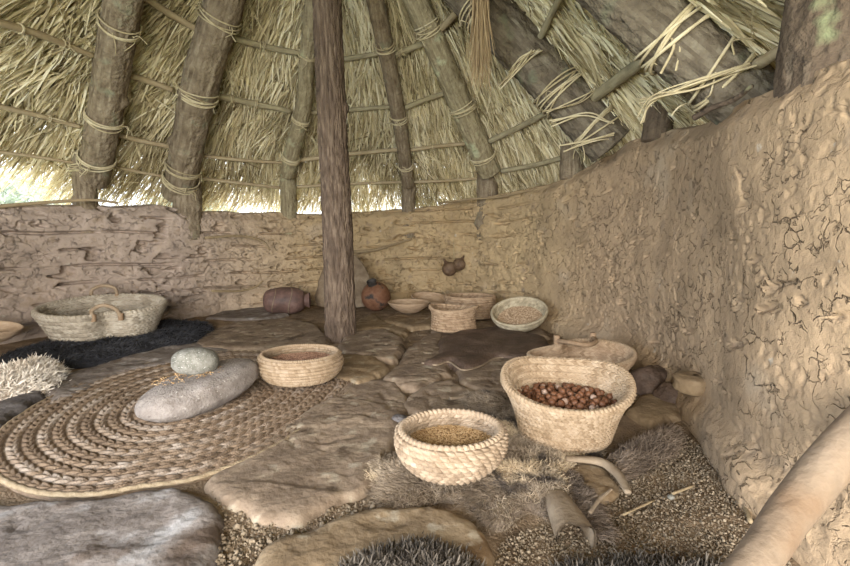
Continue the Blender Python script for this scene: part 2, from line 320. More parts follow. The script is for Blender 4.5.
# ---------------------------------------------------------------- plan of the round wall
PLAN = np.array([(-2.2, .5), (-2.75, 1.3), (-3.1, 2.2), (-3.17, 2.9), (-3.0, 3.5), (-2.45, 4.2), (-1.85, 4.85), (-1.05, 5.3), (-.3, 5.38), (.35, 5.1), (.83, 4.45), (1.08, 3.75), (1.22, 3.0), (1.24, 2.4), (1.13, 1.85), (1.0, 1.45), (.94, 1.15), (.95, .85), (1.05, .5), (1.25, .1)])
CEN = np.array([-.75, 3.1])
dense = spline(PLAN, 4000)
cum = np.concatenate([[0], np.cumsum(np.linalg.norm(np.diff(dense, axis=0), axis=1))]); ULEN = cum[-1]
def plan(u):
    u = np.asarray(u, float); return np.stack([np.interp(u, cum, dense[:, 0]), np.interp(u, cum, dense[:, 1])], -1)
def plan_n(u):                            # unit vector pointing out of the hut
    t = plan(np.asarray(u)+.03)-plan(np.asarray(u)-.03); t /= np.linalg.norm(t, axis=-1, keepdims=True)+1e-9
    return np.stack([-t[..., 1], t[..., 0]], -1)
TOPX = [-60, 0, 60, 120, 165, 200, 280, 330, 400, 450, 500, 540, 560, 590, 610, 630, 660, 690, 720, 750, 775, 800, 850, 900]
TOPY = [208, 208, 206, 207, 205, 213, 213, 215, 210, 203, 193, 186, 178, 162, 148, 137, 131, 124, 105, 88, 72, 63, 47, 38]
us = np.linspace(0, ULEN, 1500); pu = plan(us)
ztop = []
for p in pu:
    x, _ = proj((p[0], p[1], 1.1)) if p[1] > .6 else ((-60, 0) if p[0] < 0 else (900, 0))
    y = np.interp(x, TOPX, TOPY); z = D(x, y, max(p[1], .95)).z; ztop.append(z)
ztop = np.array(ztop); ztop = np.convolve(np.pad(ztop, 12, 'edge'), np.ones(25)/25, 'valid')
ztop = np.clip(ztop+.012*vnoise(us*6, us*0), .95, 1.4)
def near_u(p):
    return cum[np.argmin(np.hypot(dense[:, 0]-p[0], dense[:, 1]-p[1]))]

# ---------------------------------------------------------------- the mud wall
def carve(nu, nv, du, dz, n, lmin, lmax, wd, depth, flat, seed):
    """jagged drying cracks and slits cut into a strip of wall, as a depth map"""
    r = np.random.default_rng(seed); D_ = np.zeros((nu+40, nv+40)); H = 3
    gx, gy = np.meshgrid(np.arange(-H, H+1), np.arange(-H, H+1), indexing='ij')
    def walk(x, y, a, L, w, dp, lvl):
        m = max(4, int(L/.006)); a0 = a
        for k in range(m):
            a += r.normal(0, .28)+(a0-a)*.12
            if r.uniform() < .06: a += r.choice([-1, 1])*r.uniform(.4, 1.0)
            x += .006*math.cos(a); y += .006*math.sin(a); t = math.sin(PI*min(1, (k+1.5)/m))**.5; ww = max(w*t, .0022)
            if lvl < 2 and r.uniform() < .035: walk(x, y, a+r.choice([-1, 1])*r.uniform(.6, 1.4), L*r.uniform(.25, .6), w*.75, dp*.8, lvl+1)
            cx = x/du+20; cy = y/dz+20; ix = int(round(cx)); iy = int(round(cy))
            if H < ix < nu+40-H-1 and H < iy < nv+40-H-1:
                d2 = ((gx+ix-cx)*du)**2+((gy+iy-cy)*dz)**2; S_ = D_[ix-H:ix+H+1, iy-H:iy+H+1]; np.maximum(S_, dp*t*np.exp(-d2/(ww*ww)), out=S_)
    for _ in range(n):
        fl = r.uniform() < flat; a = r.normal(0, .3) if fl else r.uniform(0, 2*PI)
        walk(r.uniform(0, nu*du), r.uniform(0, nv*dz), a, lmin+(lmax-lmin)*r.uniform()**2.5, wd*r.uniform(.6, 1.5), depth*r.uniform(.4, 1.2), 0)
    return D_[20:20+nu, 20:20+nv]
def wall_part(name, u0, u1, m, du=.0075, nv=160, cracks=(260, .03, .26, .0060, .045, .85)):
    nu = int((u1-u0)/du)+2; u = np.linspace(u0, u1, nu); v = np.linspace(0, 1, nv)
    U, Vv = np.meshgrid(u, v, indexing='ij'); zt = np.interp(u, us, ztop)[:, None]; Z = -.03+(zt+.03)*Vv
    right = sm(uB-.9, uB+.1, U)            # smooth plaster with drying cracks; the rest laid in rough courses
    wx = U+.05*fbm(U*4, Z*4, 1.0, 3)+.010*fbm(U*17, Z*17, 2.0, 2); wz = Z+.05*fbm(U*4, Z*4, 7.0, 3)+.010*fbm(U*17, Z*17, 9.0, 2)
    d = .034*fbm(U*1.7, Z*1.9, 3.0, 2)+.008*fbm(U*5, Z*6, 4.0, 3)+.003*fbm(U*22, Z*24, 8.0, 3)
    c = (Z+.02*fbm(U*2, Z*4, 2.0, 3))/.14+.5*fbm(U*.9, Z*0, 2.0, 2); cf = np.abs(c-np.round(c)); crs = (1-sm(.01, .11, cf))*sm(-.05, .25, fbm(U*3.4, np.round(c)*3.3, 5.0, 3))
    d -= (1-right)*crs*.065
    d += (1-right)*(.014*fbm(U*5, Z*18, 2.0, 3)+.010*fbm(U*13, Z*16, 6.0, 3))
    hol = sm(.36, .52, fbm(U*5.5, Z*15, 12.0, 4)); d -= (1-right)*hol*.075
    gou = sm(.40, .62, fbm((U+Z*.8)*3.5, (Z-U*.35)*16, 44.0, 4)); d -= right*gou*.025
    d -= carve(nu, nv, du, 1.25/nv, *cracks, int(u0*10)+5)*(sm(u0+.01, u0+.05, U)*(1-sm(u1-.05, u1-.01, U)))
    d -= .006*sm(.1, .4, fbm(U*38, Z*40, 50.0, 2))*sm(0, .3, fbm(U*3, Z*3, 51.0, 2))
    # skirting of mud along the foot
    d += (.05+.02*fbm(U*5, Z*0, 3.3))*(1-sm(.05, .17, Z+.05*fbm(U*4, Z*4, 9.0)))
    d -= .05*sm(.93, 1.0, Vv)             # rounded top
    n = plan_n(u)[:, None, :]; P = plan(u)[:, None, :]-n*d[:, :, None]
    V = np.concatenate([P, Z[:, :, None]], -1)
    # top and outer face
    k = 10; T = []
    for i in range(1, k+1):
        t = i/k; off = .28*t; zz = zt[:, 0]+.02*np.sin(t*PI)+.012*fbm(u*9, u*0+i*1.3, 2.0, 3)
        if i == k: zz = zt[:, 0]-.03
        T.append(np.column_stack([plan(u)+plan_n(u)*(off+.05), zz]))
    T.append(np.column_stack([plan(u)+plan_n(u)*.36, zt[:, 0]*0-.05]))
    V = np.concatenate([V, np.stack(T, 1)], 1); FA = grid_faces(nu, V.shape[1])[:, ::-1]
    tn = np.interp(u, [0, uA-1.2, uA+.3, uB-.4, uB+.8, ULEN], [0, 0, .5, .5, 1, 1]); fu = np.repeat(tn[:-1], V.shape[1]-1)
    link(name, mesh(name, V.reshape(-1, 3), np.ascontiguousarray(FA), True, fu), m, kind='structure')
uA = near_u((-1.45, 5.1)); uB = near_u((1.05, 3.9))
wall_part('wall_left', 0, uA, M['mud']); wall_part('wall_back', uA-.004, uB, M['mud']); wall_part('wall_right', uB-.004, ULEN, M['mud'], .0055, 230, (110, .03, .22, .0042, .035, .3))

# ---------------------------------------------------------------- ground
def floor():
    gx = np.arange(-3.6, 1.6, .014); gy = np.arange(-.3, 5.8, .014); X, Y = np.meshgrid(gx, gy, indexing='ij')
    Z = -.006+.012*fbm(X*2.5, Y*2.5, 1.0, 3)+.007*fbm(X*14, Y*14, 2.0, 4)+.004*fbm(X*50, Y*50, 2.0, 2)
    V = np.stack([X, Y, Z], -1).reshape(-1, 3); link('floor', mesh('floor', V, grid_faces(len(gx), len(gy))), M['earth'], kind='structure')
floor()
a = np.array([(-40, -12, -.06), (40, -12, -.06), (40, 60, -.06), (-40, 60, -.06)])
link('ground_outside', mesh('ground_outside', a, np.array([[0, 1, 2, 3]])), M['grass'], kind='structure')

# ---------------------------------------------------------------- roof: a cone over the plan
APEX = D(345, -154, 3.3); ZW = 1.40
def roof_pt(u, s, off=0.0):
    """s = 0 above the wall face, 1 at the apex, negative over the eaves; off = height above the rafter line"""
    u = np.asarray(u, float); s = np.asarray(s, float); b = plan(u); z0 = ZW
    return np.stack([b[..., 0]*(1-s)+APEX.x*s, b[..., 1]*(1-s)+APEX.y*s, z0*(1-s)+APEX.z*s+off], -1)
gu = np.linspace(0, ULEN, 160); gs = np.linspace(-.25, 1, 24)
def roof_bvh(off):
    V = roof_pt(*np.meshgrid(gu, gs, indexing='ij'), off).reshape(-1, 3); return BVHTree.FromPolygons([tuple(v) for v in V], [tuple(f) for f in grid_faces(160, 24)])
BV_R = roof_bvh(0.0); BV_P = roof_bvh(.085)
def on_roof(px, py, bv):
    h = bv.ray_cast(CAM, ray(px, py).normalized())
    return np.array(h[0]) if h[0] else np.array(D(px, py, 2.0))
# backing of the thatch
U_, S_ = np.meshgrid(np.linspace(0, ULEN, 260), np.linspace(-.015, 1, 60), indexing='ij')
R1 = roof_pt(U_, S_, .27+.03*0); R1[..., 2] += .03*fbm(U_*6, S_*14, 1.0, 3); R2 = roof_pt(U_, S_, .47)
Vr = np.concatenate([R1, R2[:, ::-1]], 1); link('ceiling', mesh('ceiling', Vr.reshape(-1, 3), grid_faces(260, 120)), M['thatch_back'], kind='structure')

fr = spline([PLAN[-1], (1.1, -.35), (.3, -.62), (-.6, -.62), (-1.5, -.3), PLAN[0]], 60); sv = np.linspace(-.12, 1, 30)[None, :, None]
fr3 = np.column_stack([fr, np.full(60, ZW)])[:, None, :]; f1 = fr3*(1-sv)+np.array(APEX)[None, None, :]*sv+np.array([0, 0, .27]); f2 = f1+np.array([0, 0, .2])
Vf = np.concatenate([f1, f2[:, ::-1]], 1); link('ceiling', mesh('ceiling', Vf.reshape(-1, 3), grid_faces(60, 60)), M['thatch_back'], kind='structure')
def thatch():
    V, FA, RR = [], [], []; n0 = 0
    levels = [-.10, .02, .15, .29, .44, .60]
    def put(n, slo, shi, lmin, lmax, offlo, offhi, w0, w1, ucl):
        nonlocal n0
        u = rng.uniform(max(.3, ucl), ULEN-.05, n); s = rng.uniform(slo, shi, n)
        keep = rng.uniform(0, 1, n) < (1-np.clip(s, 0, 1))**.8; u = u[keep]; s = s[keep]; n = len(u)
        off = rng.uniform(offlo, offhi, n); P = roof_pt(u, s, off)
        dn = roof_pt(u, s-.1)-roof_pt(u, s); dn /= np.linalg.norm(dn, axis=1)[:, None]
        tg = np.column_stack([np.diff(np.stack([plan(u), plan(u+.02)]), axis=0)[0], np.zeros(n)]); tg /= np.linalg.norm(tg, axis=1)[:, None]
        ang = .75*fbm(u*3.1, s*9, 3.0, 2)+rng.normal(0, 1, n)*(.22+.38*(rng.uniform(0, 1, n) < .2))
        d = dn*np.cos(ang)[:, None]+tg*np.sin(ang)[:, None]
        d[:, 2] -= rng.uniform(-.08, .16, n)
        L = rng.uniform(lmin, lmax, n); bend = np.column_stack([rng.normal(0, .015, n), rng.normal(0, .015, n), -rng.uniform(0, .05, n)])
        w = rng.uniform(w0, w1, n); r = np.clip(.5+.3*vnoise(u*2.2, s*8, 5.0)+rng.normal(0, .28, n), 0, 1)
        v, f, q = blades(P, d, L, w, bend, r); V.append(v); FA.append(f+n0); RR.append(q); n0 += len(v)
    for i in range(len(levels)-1):
        a, b = levels[i], levels[i+1]
        put(6000, a+.02, b+.03, .18, .40, .15, .25, .012, .024, 0)
        put(2100, b-.02, b+.06, .16, .34, .135, .17, .009, .020, 0)
    put(2600, .6, .95, .25, .45, .14, .25, .006, .012, 0)
    put(6000, -.19, -.09, .26, .46, .14, .26, .006, .011, near_u((-2.75, 3.8)))
    put(9000, -.13, .03, .26, .48, .16, .30, .006, .011, 0)   # the eaves, hanging outside the wall
    me = mesh('straw_thatch', np.concatenate(V), np.concatenate(FA), False, np.concatenate(RR))
    link('straw_thatch', me, M['straw'], label='pale dry straw thatch hanging in layers from the whole underside of the roof', cat='thatch', kind='stuff')
thatch()

# ---------------------------------------------------------------- logs, lashings
def lash(parent, c, ax, r, turns=5, spread=.035, loose=6, th=.006, name='lashing'):
    c = np.array(c, float); ax = np.array(ax, float); ax /= np.linalg.norm(ax)
    e1 = np.cross(ax, [0, 0, 1.0]); e1 = e1/np.linalg.norm(e1) if np.linalg.norm(e1) > .1 else np.array([1.0, 0, 0]); e2 = np.cross(ax, e1); mb = MB()
    for k in range(turns):
        t = np.linspace(0, 2*PI, 30); tilt = rng.uniform(-.3, .3); ph = rng.uniform(0, 2*PI); o = rng.uniform(-spread, spread)
        P = c+ax*(o+tilt*r*np.cos(t+ph))[:, None]+(r*1.12+rng.uniform(0, .008))*(np.cos(t)[:, None]*e1+np.sin(t)[:, None]*e2)
        v, f = tube(P, th, 6, caps=False); mb.add(v, f, rng.uniform(0, 1))
    for k in range(loose):
        t0 = rng.uniform(0, 2*PI); s = c+r*1.1*(math.cos(t0)*e1+math.sin(t0)*e2)
        d = rng.normal(size=3); d /= np.linalg.norm(d); e = s+d*rng.uniform(.05, .13)-np.array([0, 0, .03])
        v, f = tube(spline([s, (s+e)/2+rng.normal(0, .02, 3), e], 9), th*.6, 5, caps=False); mb.add(v, f, rng.uniform(0, 1))
    return mb.build(name, M['rope'], parent)
def log(name, P, R, m, label, cat, group=None, seg=56, rough=.13, n=240, knots=3, lashes=(), freq=11, lf=6, **kw):
    P = [np.array(p, float) for p in P]; Q = spline(P, n); base = Q[0].copy()
    o = empty(name, tuple(base), label, cat, group)
    Rr = np.interp(np.linspace(0, 1, n), np.linspace(0, 1, len(R)), R) if hasattr(R, '__len__') else np.full(n, R)
    v, f = tube(Q-base, Rr, seg, rough, freq, lf, seed=rng.uniform(0, 50), knots=knots)
    ii = np.arange(n-1)[:, None]; tt = np.linspace(0, 2*PI, seg, endpoint=False)[None, :]; LL = ii*np.linalg.norm(Q[-1]-Q[0])/n; k_ = 9 if Rr.mean() > .08 else 6
    sh = np.clip(.5+.75*fbm(np.cos(tt)*k_+0*LL, np.sin(tt)*k_+0*LL, LL*9+Rr[0]*100, 4), 0, 1).ravel(); sh = np.concatenate([sh, np.full(len(f)-len(sh), .5)])
    link('trunk', mesh('trunk', v, f, True, sh), m, o)
    for t, tn in lashes:
        i = int(t*(n-1)); ax = Q[min(i+1, n-1)]-Q[max(i-1, 0)]
        lash(o, Q[i]-base, ax, Rr[i], tn, **kw)
    return o
def rafter(pix, R, m, label, lashes, knots=3, ext=.7, rough=.13, wpx=None):
    P = [on_roof(x, y, BV_R) for x, y in pix]
    d = P[-1]-P[-2]; d /= np.linalg.norm(d); P.append(P[-1]+d*ext)
    if wpx: R = [w/F*(np.dot(np.array(p)-np.array(CAM), np.array([0, math.cos(PITCH), -math.sin(PITCH)])))/2 for w, p in zip(wpx, P)]
    return log('roof_rafter', P, R, m, label, 'roof beam', 'rafters of the thatched roof', lashes=lashes, knots=knots, rough=rough)
rafter([(93, 180), (103, 125), (114, 60), (127, -20)], 0, M['bark'], 'thick rough-barked rafter nearest the left edge, tied above the stubby post', [(.10, 5), (.28, 4), (.62, 4)], wpx=[27, 28, 30, 32, 30])
rafter([(178, 195), (190, 135), (204, 70), (232, -20)], 0, M['bark'], 'thick bark-covered rafter above the wide post, second beam from the left', [(.06, 6), (.12, 4), (.42, 6), (.66, 3)], wpx=[28, 29, 33, 34, 32])
rafter([(287, 175), (294, 145), (304, 105), (307, 60), (316, -20)], 0, M['bark_green'], 'slender crooked greenish rafter just left of the centre pole', [(.12, 4), (.33, 3), (.62, 3)], wpx=[14, 15, 15, 15, 17, 17])
rafter([(408, 185), (401, 130), (388, 60), (371, -20)], 0, M['bark'], 'narrow brown rafter just right of the centre pole', [(.1, 5), (.3, 4), (.55, 3)], wpx=[12, 14, 16, 18, 18])
rafter([(490, 172), (470, 125), (440, 55), (408, -20)], 0, M['bark_green'], 'straight lichen-green rafter running down to the short grey post', [(.10, 5), (.32, 5), (.6, 5)], wpx=[22, 23, 23, 24, 24])
rafter([(612, 146), (570, 100), (520, 45), (465, -15)], 0, M['bark_darker'], 'very thick rafter sloping down to where back and right walls join', [(.10, 5), (.3, 6), (.66, 6)], wpx=[44, 46, 46, 46, 44])
rafter([(775, 122), (727, 83), (672, 38), (610, -15)], 0, M['bark_darker'], 'widest rafter, at upper right, its foot hidden behind the right wall', [(.50, 6), (.30, 3)], wpx=[60, 60, 58, 56, 54], knots=5)

def post(px, ybot, ytop, w, m, label, lashes=((.75, 5), (.45, 4)), lean=(0, 0), off=.12):
    # stands in the middle of the wall's thickness
    best = None
    for u in np.linspace(.5, ULEN-.3, 900):
        p = plan(u)+plan_n(u)*off
        if p[1] > .5 and (best is None or abs(proj((p[0], p[1], 1.2))[0]-px) < best[0]): best = (abs(proj((p[0], p[1], 1.2))[0]-px), p)
    p = best[1]; y = p[1]; zt = D(px, ytop, y).z; r = w/F*y/2
    zb = .75 if off > .1 else D(px, ybot, y).z-.07
    return log('wall_post', [(p[0], y, zb), (p[0]+lean[0]*.5, y, (zt+zb)/2), (p[0]+lean[0], y, zt)], r, m, label, 'post', 'short posts on the wall top', n=40, knots=1, lashes=lashes, th=.005)
post(86, 200, 150, 19, M['bark'], 'short stubby post on the wall beneath the leftmost rafter', ((.97, 3), (.80, 5)))
post(187, 213, 168, 25, M['bark'], 'wide knobbly post end under the second rafter from the left', ((.92, 6),))
post(288, 208, 160, 15, M['bark_green'], 'thin post under the crooked greenish rafter', ((.97, 4), (.8, 5)))
post(408, 208, 165, 13, M['bark'], 'thin dark post under the narrow brown rafter', ((.8, 4),))
post(487, 195, 160, 20, M['bark'], 'short grey post under the straight green rafter', ((.9, 7),))
post(571, 170, 122, 21, M['bark'], 'dark post stub under the very thick rafter', ((.9, 7),), off=.08)
post(655, 128, 74, 26, M['bark_dark'], 'dark split post stub on the right wall, wrapped with pale rope', ((.86, 8), (.70, 6)), lean=(.03, 0), off=.07)

def purlin(pix, wpx, m, label, lashes=()):
    P = [on_roof(x, y, BV_P) for x, y in pix]
    if len(P) == 2: P = [P[0], (P[0]+P[1])/2+np.array([0, 0, rng.uniform(-.01, .01)]), P[1]]
    r = .85*wpx/F*np.mean([p[1] for p in P])/2
    log('roof_batten', P, [r, r*.95, r*.85], m, label, 'roof pole', 'thin poles tied across the rafters', seg=14, rough=.06, n=34, knots=2, lashes=lashes, th=.004)
g = M['stick']; gg = M['stick_green']
for a in [([(-30, 14), (40, 35), (93, 56)], 8, g, 'greenish roof pole upper left, running from the frame edge to the leftmost rafter', ((.35, 3), (.7, 3))),
          ([(118, 72), (172, 90)], 7, g, 'roof pole in upper gap between the two leftmost rafters'),
          ([(140, -6), (170, 14), (198, 30)], 8, g, 'roof pole crossing the very top between the two leftmost rafters'),
          ([(-30, 100), (40, 116), (80, 127)], 6, g, 'middle roof pole left of the leftmost rafter', ((.6, 2),)),
          ([(104, 131), (170, 147)], 6, g, 'middle roof pole between the two leftmost rafters'),
          ([(-30, 149), (30, 156), (80, 164)], 4, g, 'lowest thin roof pole at the left edge'),
          ([(96, 163), (165, 177)], 4, g, 'lowest thin roof pole between the two leftmost rafters'),
          ([(230, 37), (262, 46), (303, 54)], 7, gg, 'top roof pole between second rafter and crooked green rafter', ((.5, 3),)),
          ([(208, 94), (250, 103), (290, 111)], 7, gg, 'second roof pole down between second rafter and crooked green rafter', ((.3, 3), (.6, 3))),
          ([(196, 155), (284, 163)], 4, g, 'third roof pole down between second rafter and crooked green rafter'),
          ([(196, 178), (280, 188)], 4, g, 'lowest roof pole between second rafter and crooked green rafter'),
          ([(312, 62), (345, 59), (382, 53)], 6, gg, 'top roof pole passing behind the centre pole'),
          ([(305, 113), (350, 110), (398, 106)], 5, gg, 'second roof pole passing behind the centre pole'),
          ([(294, 161), (350, 154), (405, 149)], 5, g, 'third roof pole passing behind the centre pole'),
          ([(294, 187), (350, 184), (405, 182)], 3.5, g, 'lowest roof pole passing behind the centre pole'),
          ([(392, 56), (432, 40)], 7, gg, 'top roof pole in the narrow gap right of the brown rafter', ((.3, 3),)),
          ([(402, 109), (452, 91)], 6, gg, 'second roof pole right of the brown rafter'),
          ([(410, 150), (476, 143)], 4.5, g, 'third roof pole right of the brown rafter', ((.4, 2),)),
          ([(410, 182), (484, 178)], 3.5, g, 'lowest roof pole right of the brown rafter'),
          ([(490, 141), (520, 127), (552, 110)], 7, gg, 'pale green roof pole, higher of two left of the thick rafter'),
          ([(502, 171), (535, 165), (566, 157)], 6, gg, 'pale green roof pole, lower of two left of the thick rafter'),
          ([(540, 38), (550, 18), (563, -8)], 8, gg, 'short mossy roof pole at the top between the two widest rafters'),
          ([(440, 30), (470, -4)], 8, g, 'short roof pole at top beside the hanging fibre bundle'),
          ([(588, 102), (615, 82), (648, 57)], 14, gg, 'stout pale green roof pole with cut end, below the widest rafter'),
          ([(745, 71), (765, 60), (792, 44)], 14, g, 'stout roof pole end beside the dark trunk')]:
    purlin(*a)

# centre pole
b = G(341, 338); t = D(327, 0, b.y); t2 = b+(t-b)*1.55
log('centre_pole', [b-Vector((0, 0, .06)), b+(t-b)*.35+Vector((.008, 0, 0)), b+(t-b)*.7, t2], [.112, .106, .100, .095], M['bark_pole'], 'tall rough-barked pole standing in the middle of the hut', 'pole', seg=120, n=420, rough=.15, knots=3, freq=16, lf=7)
# trunk in the top right corner
log('door_trunk', [(1.17, 1.27, .8), (1.17, 1.27, 1.5), (1.18, 1.28, 2.2)], .165, M['bark_dark'], 'dark mossy tree trunk at the top right corner, rising behind the wall', 'post', seg=64, n=90, rough=.14, knots=3)

# rope ties strung in the open
def strands(name, pairs, th, m, label, cat, sag=.02, jit=.012, copies=5):
    mb = MB()
    for P in pairs:
        for k in range(copies):
            Q = spline([np.array(p, float)+rng.normal(0, jit, 3) for p in P], 18); v, f = tube(Q, th*rng.uniform(.7, 1.2), 6, caps=False); mb.add(v, f, rng.uniform(0, 1))
    return mb.build(name, m, None, label=label, cat=cat)
strands('rope_tie', [[D(642, 120, 1.95), D(655, 98, 1.85), D(700, 84, 1.72), D(748, 68, 1.66)], [D(640, 100, 1.95), D(665, 96, 1.85), D(710, 78, 1.7), D(742, 62, 1.66)]], .0038, M['rope'],
        'bundle of pale rope stretched from the dark post stub towards the trunk', 'rope', copies=4)
strands('rope_loop', [[D(662, 74, 1.8), D(664, 48, 1.78), D(672, 40, 1.78), D(677, 52, 1.78), D(672, 72, 1.8)]], .006, M['rope'], 'small pale rope loop hanging above the dark post stub', 'rope', copies=1)
strands('rope_tie', [[D(628, 52, 2.1), D(650, 28, 2.0), D(672, 10, 1.95)], [D(636, 60, 2.08), D(665, 25, 2.0), D(700, 12, 1.95)]], .0038, M['rope'], 'pale rope holding the stout green pole to the widest rafter', 'rope', copies=4)
strands('rope_tie', [[D(546, 112, 3.0), D(580, 100, 2.9), D(598, 86, 2.9)], [D(552, 122, 3.0), D(585, 116, 2.9), D(612, 122, 2.9)], [D(560, 150, 3.0), D(590, 140, 2.9), D(612, 136, 2.9)]], .005, M['rope'], 'loose pale ties at the foot of the very thick rafter', 'rope', copies=3)
strands('rope_tie', [[D(505, 78, 3.2), D(520, 62, 3.0), D(532, 50, 2.9)], [D(500, 88, 3.2), D(528, 62, 3.0), D(540, 50, 2.9)]], .005, M['rope'], 'pale rope tie across the middle of the very thick rafter', 'rope', copies=4)
n = 260; a0 = np.array(D(480, -20, 2.9)); R0 = a0+rng.normal(0, .022, (n, 3)); L_ = rng.uniform(.4, .66, n)
v, f, q = blades(R0, np.tile([[.01, 0, -1.0]], (n, 1))+rng.normal(0, .045, (n, 3)), L_, np.full(n, .006), rng.normal(0, .02, (n, 3)), rng.uniform(0, 1, n), 4)
link('fibre_bundle', mesh('fibre_bundle', v, f, False, q), M['coir'], label='brown fibre bundle hanging from the roof at top centre', cat='rope')

# sticks resting on or in the wall
def stick(pix, y, r, label, m='stick', n=30):
    P = [D(px, py, yy) for (px, py), yy in zip(pix, y)]
    Q = spline(P, n); v, f = tube(Q, np.linspace(r*1.1, r*.7, n), 10, .06, 5, 20); link('branch', mesh('branch', v, f), M[m], label=label, cat='branch')
stick([(-20, 208), (40, 203), (90, 200), (118, 203)], [3.25, 3.5, 3.68, 3.8], .014, 'long grey stick lying along the top of the left wall')
stick([(212, 291), (240, 291), (255, 287), (263, 281)], [4.15, 4.42, 4.55, 4.62], .012, 'bent branch embedded low in the wall, left of the dark pot')
stick([(352, 252), (375, 250), (395, 244), (412, 239)], [5.2, 5.26, 5.3, 5.3], .016, 'pale stick embedded in back wall right of the centre pole')
stick([(205, 238), (240, 236), (262, 241), (270, 250)], [4.2, 4.5, 4.68, 4.75], .013, 'gnarled branch embedded in the upper part of the left wall')
stick([(694, 118), (712, 108), (735, 99), (752, 86)], [1.66, 1.6, 1.52, 1.45], .010, 'dark twisted branch lying on top of the right wall', 'bark_dark')
stick([(440, 203), (470, 199), (500, 197), (540, 188)], [4.98, 4.7, 4.5, 4.1], .010, 'thin stick lying on top of the back wall')

# ---------------------------------------------------------------- flagstones
def flag(pix, top, m, label, seed, amp=.024, tilt=(0, 0), cell=.013, name='flagstone'):
    top = .008+top*.5; pts = [G(x, y, top*.6) for x, y in pix]; c = np.mean([[p.x, p.y] for p in pts], axis=0)
    def zf(P, d):
        z = top*(1-np.exp(-d/.009))+.006*fbm(P[:, 0]*4+seed, P[:, 1]*4, seed, 3)*np.minimum(1, d/.04)+.0035*fbm(P[:, 0]*20, P[:, 1]*20, seed, 4)
        z -= .009*(1-sm(0, .06, voro(P[:, 0]*5+.3*fbm(P[:, 0]*8, P[:, 1]*8, seed, 2), P[:, 1]*5+seed, seed)))*sm(.0, .2, fbm(P[:, 0]*3, P[:, 1]*3, seed+7., 2))
        st = fbm(P[:, 0]*2.2+seed*2, P[:, 1]*5, seed+3., 2); z += .006*sm(.0, .05, st)*np.minimum(1, d/.05)
        return z+(P[:, 0]-c[0])*tilt[0]+(P[:, 1]-c[1])*tilt[1]
    V, FA, *_ = sheet(pts, zf, cell, amp, seed); return link(name, mesh(name, V-np.array([c[0], c[1], 0]), FA), M[m], label=label, cat='stone', group='flat stones paving the floor').__setattr__('location', (c[0], c[1], 0))
flag([(-70, 506), (0, 503), (80, 501), (180, 487), (212, 498), (223, 520), (214, 550), (208, 600), (-80, 610)], .035, 'stone_grey', 'large smooth grey flagstone in the bottom left corner, in front of the mat', 1)
flag([(205, 480), (260, 440), (345, 385), (375, 379), (400, 384), (412, 398), (407, 430), (388, 452), (376, 478), (362, 495), (325, 510), (300, 524), (262, 520), (222, 502)], .024, 'stone_brown', 'largest brown flagstone between the round mat and the grey pelt', 2)
flag([(247, 566), (262, 545), (330, 520), (375, 507), (420, 505), (445, 510), (482, 528), (495, 550), (492, 590), (240, 600)], .04, 'stone_ochre', 'tan flagstone at the bottom centre, partly under dark curly wool', 3)
flag([(336, 346), (350, 333), (385, 329), (402, 338), (407, 348), (396, 361), (368, 358), (345, 353)], .055, 'stone_brown', 'rounded flat stone at the foot of the centre pole', 4)
flag([(322, 360), (345, 354), (375, 357), (389, 366), (378, 378), (360, 385), (346, 382), (330, 378)], .045, 'stone_ochre', 'small tan stone between the low round basket and the centre slabs', 5)
flag([(383, 379), (396, 364), (410, 346), (430, 334), (446, 333), (440, 346), (453, 362), (450, 374), (425, 390), (400, 389)], .04, 'stone_brown', 'tall brown flagstone left of the dark brown hide', 6)
flag([(398, 405), (411, 393), (428, 383), (455, 380), (466, 388), (500, 398), (492, 414), (430, 416), (405, 412)], .035, 'stone_brown', 'flat brownish stone directly behind the chunky braided grain basket', 7)
flag([(42, 388), (60, 377), (110, 361), (160, 348), (215, 340), (235, 352), (182, 362), (120, 374), (75, 396), (48, 404)], .026, 'stone_grey', 'long bluish grey flagstone behind the mat, in front of the black hide', 8)
flag([(-50, 398), (0, 388), (46, 384), (40, 398), (20, 412), (0, 426), (-50, 440)], .05, 'stone_dark', 'dark slate slab at the left edge, below the white sheepskin', 9)
flag([(190, 338), (235, 322), (290, 318), (318, 325), (330, 338), (322, 354), (275, 350), (232, 350), (200, 348)], .03, 'stone_brown', 'wide worn flagstone left of the centre pole, behind the low basket', 10)
flag([(382, 322), (400, 311), (444, 311), (440, 325), (412, 329)], .04, 'stone_ochre', 'pale flat stone under the shallow wooden bowl', 11)
flag([(355, 322), (372, 312), (386, 322), (410, 330), (404, 338), (385, 329), (352, 331)], .03, 'stone_ochre', 'small ochre stone right behind the centre pole foot', 12)
flag([(455, 368), (472, 355), (500, 353), (530, 358), (545, 375), (522, 389), (482, 392), (460, 384)], .035, 'stone_brown', 'brown flagstone in front of the dark hide, behind the grey pelt', 13)
flag([(560, 470), (580, 462), (612, 468), (618, 485), (605, 500), (578, 500)], .018, 'stone_ochre', 'rusty brown stone showing between pelt and pale leg skin', 14)
flag([(625, 412), (640, 395), (668, 392), (688, 402), (680, 418), (650, 425)], .03, 'stone_ochre', 'yellowish brown stone between the nut basket and right wall', 15)
flag([(205, 318), (225, 310), (268, 306), (290, 314), (262, 320)], .025, 'stone_grey', 'thin grey stone by the left wall, left of dark pot', 16)
flag([(430, 330), (450, 322), (505, 322), (545, 330), (550, 338), (505, 340), (440, 340)], .03, 'stone_brown', 'flat stone under the baskets by the back wall', 18)

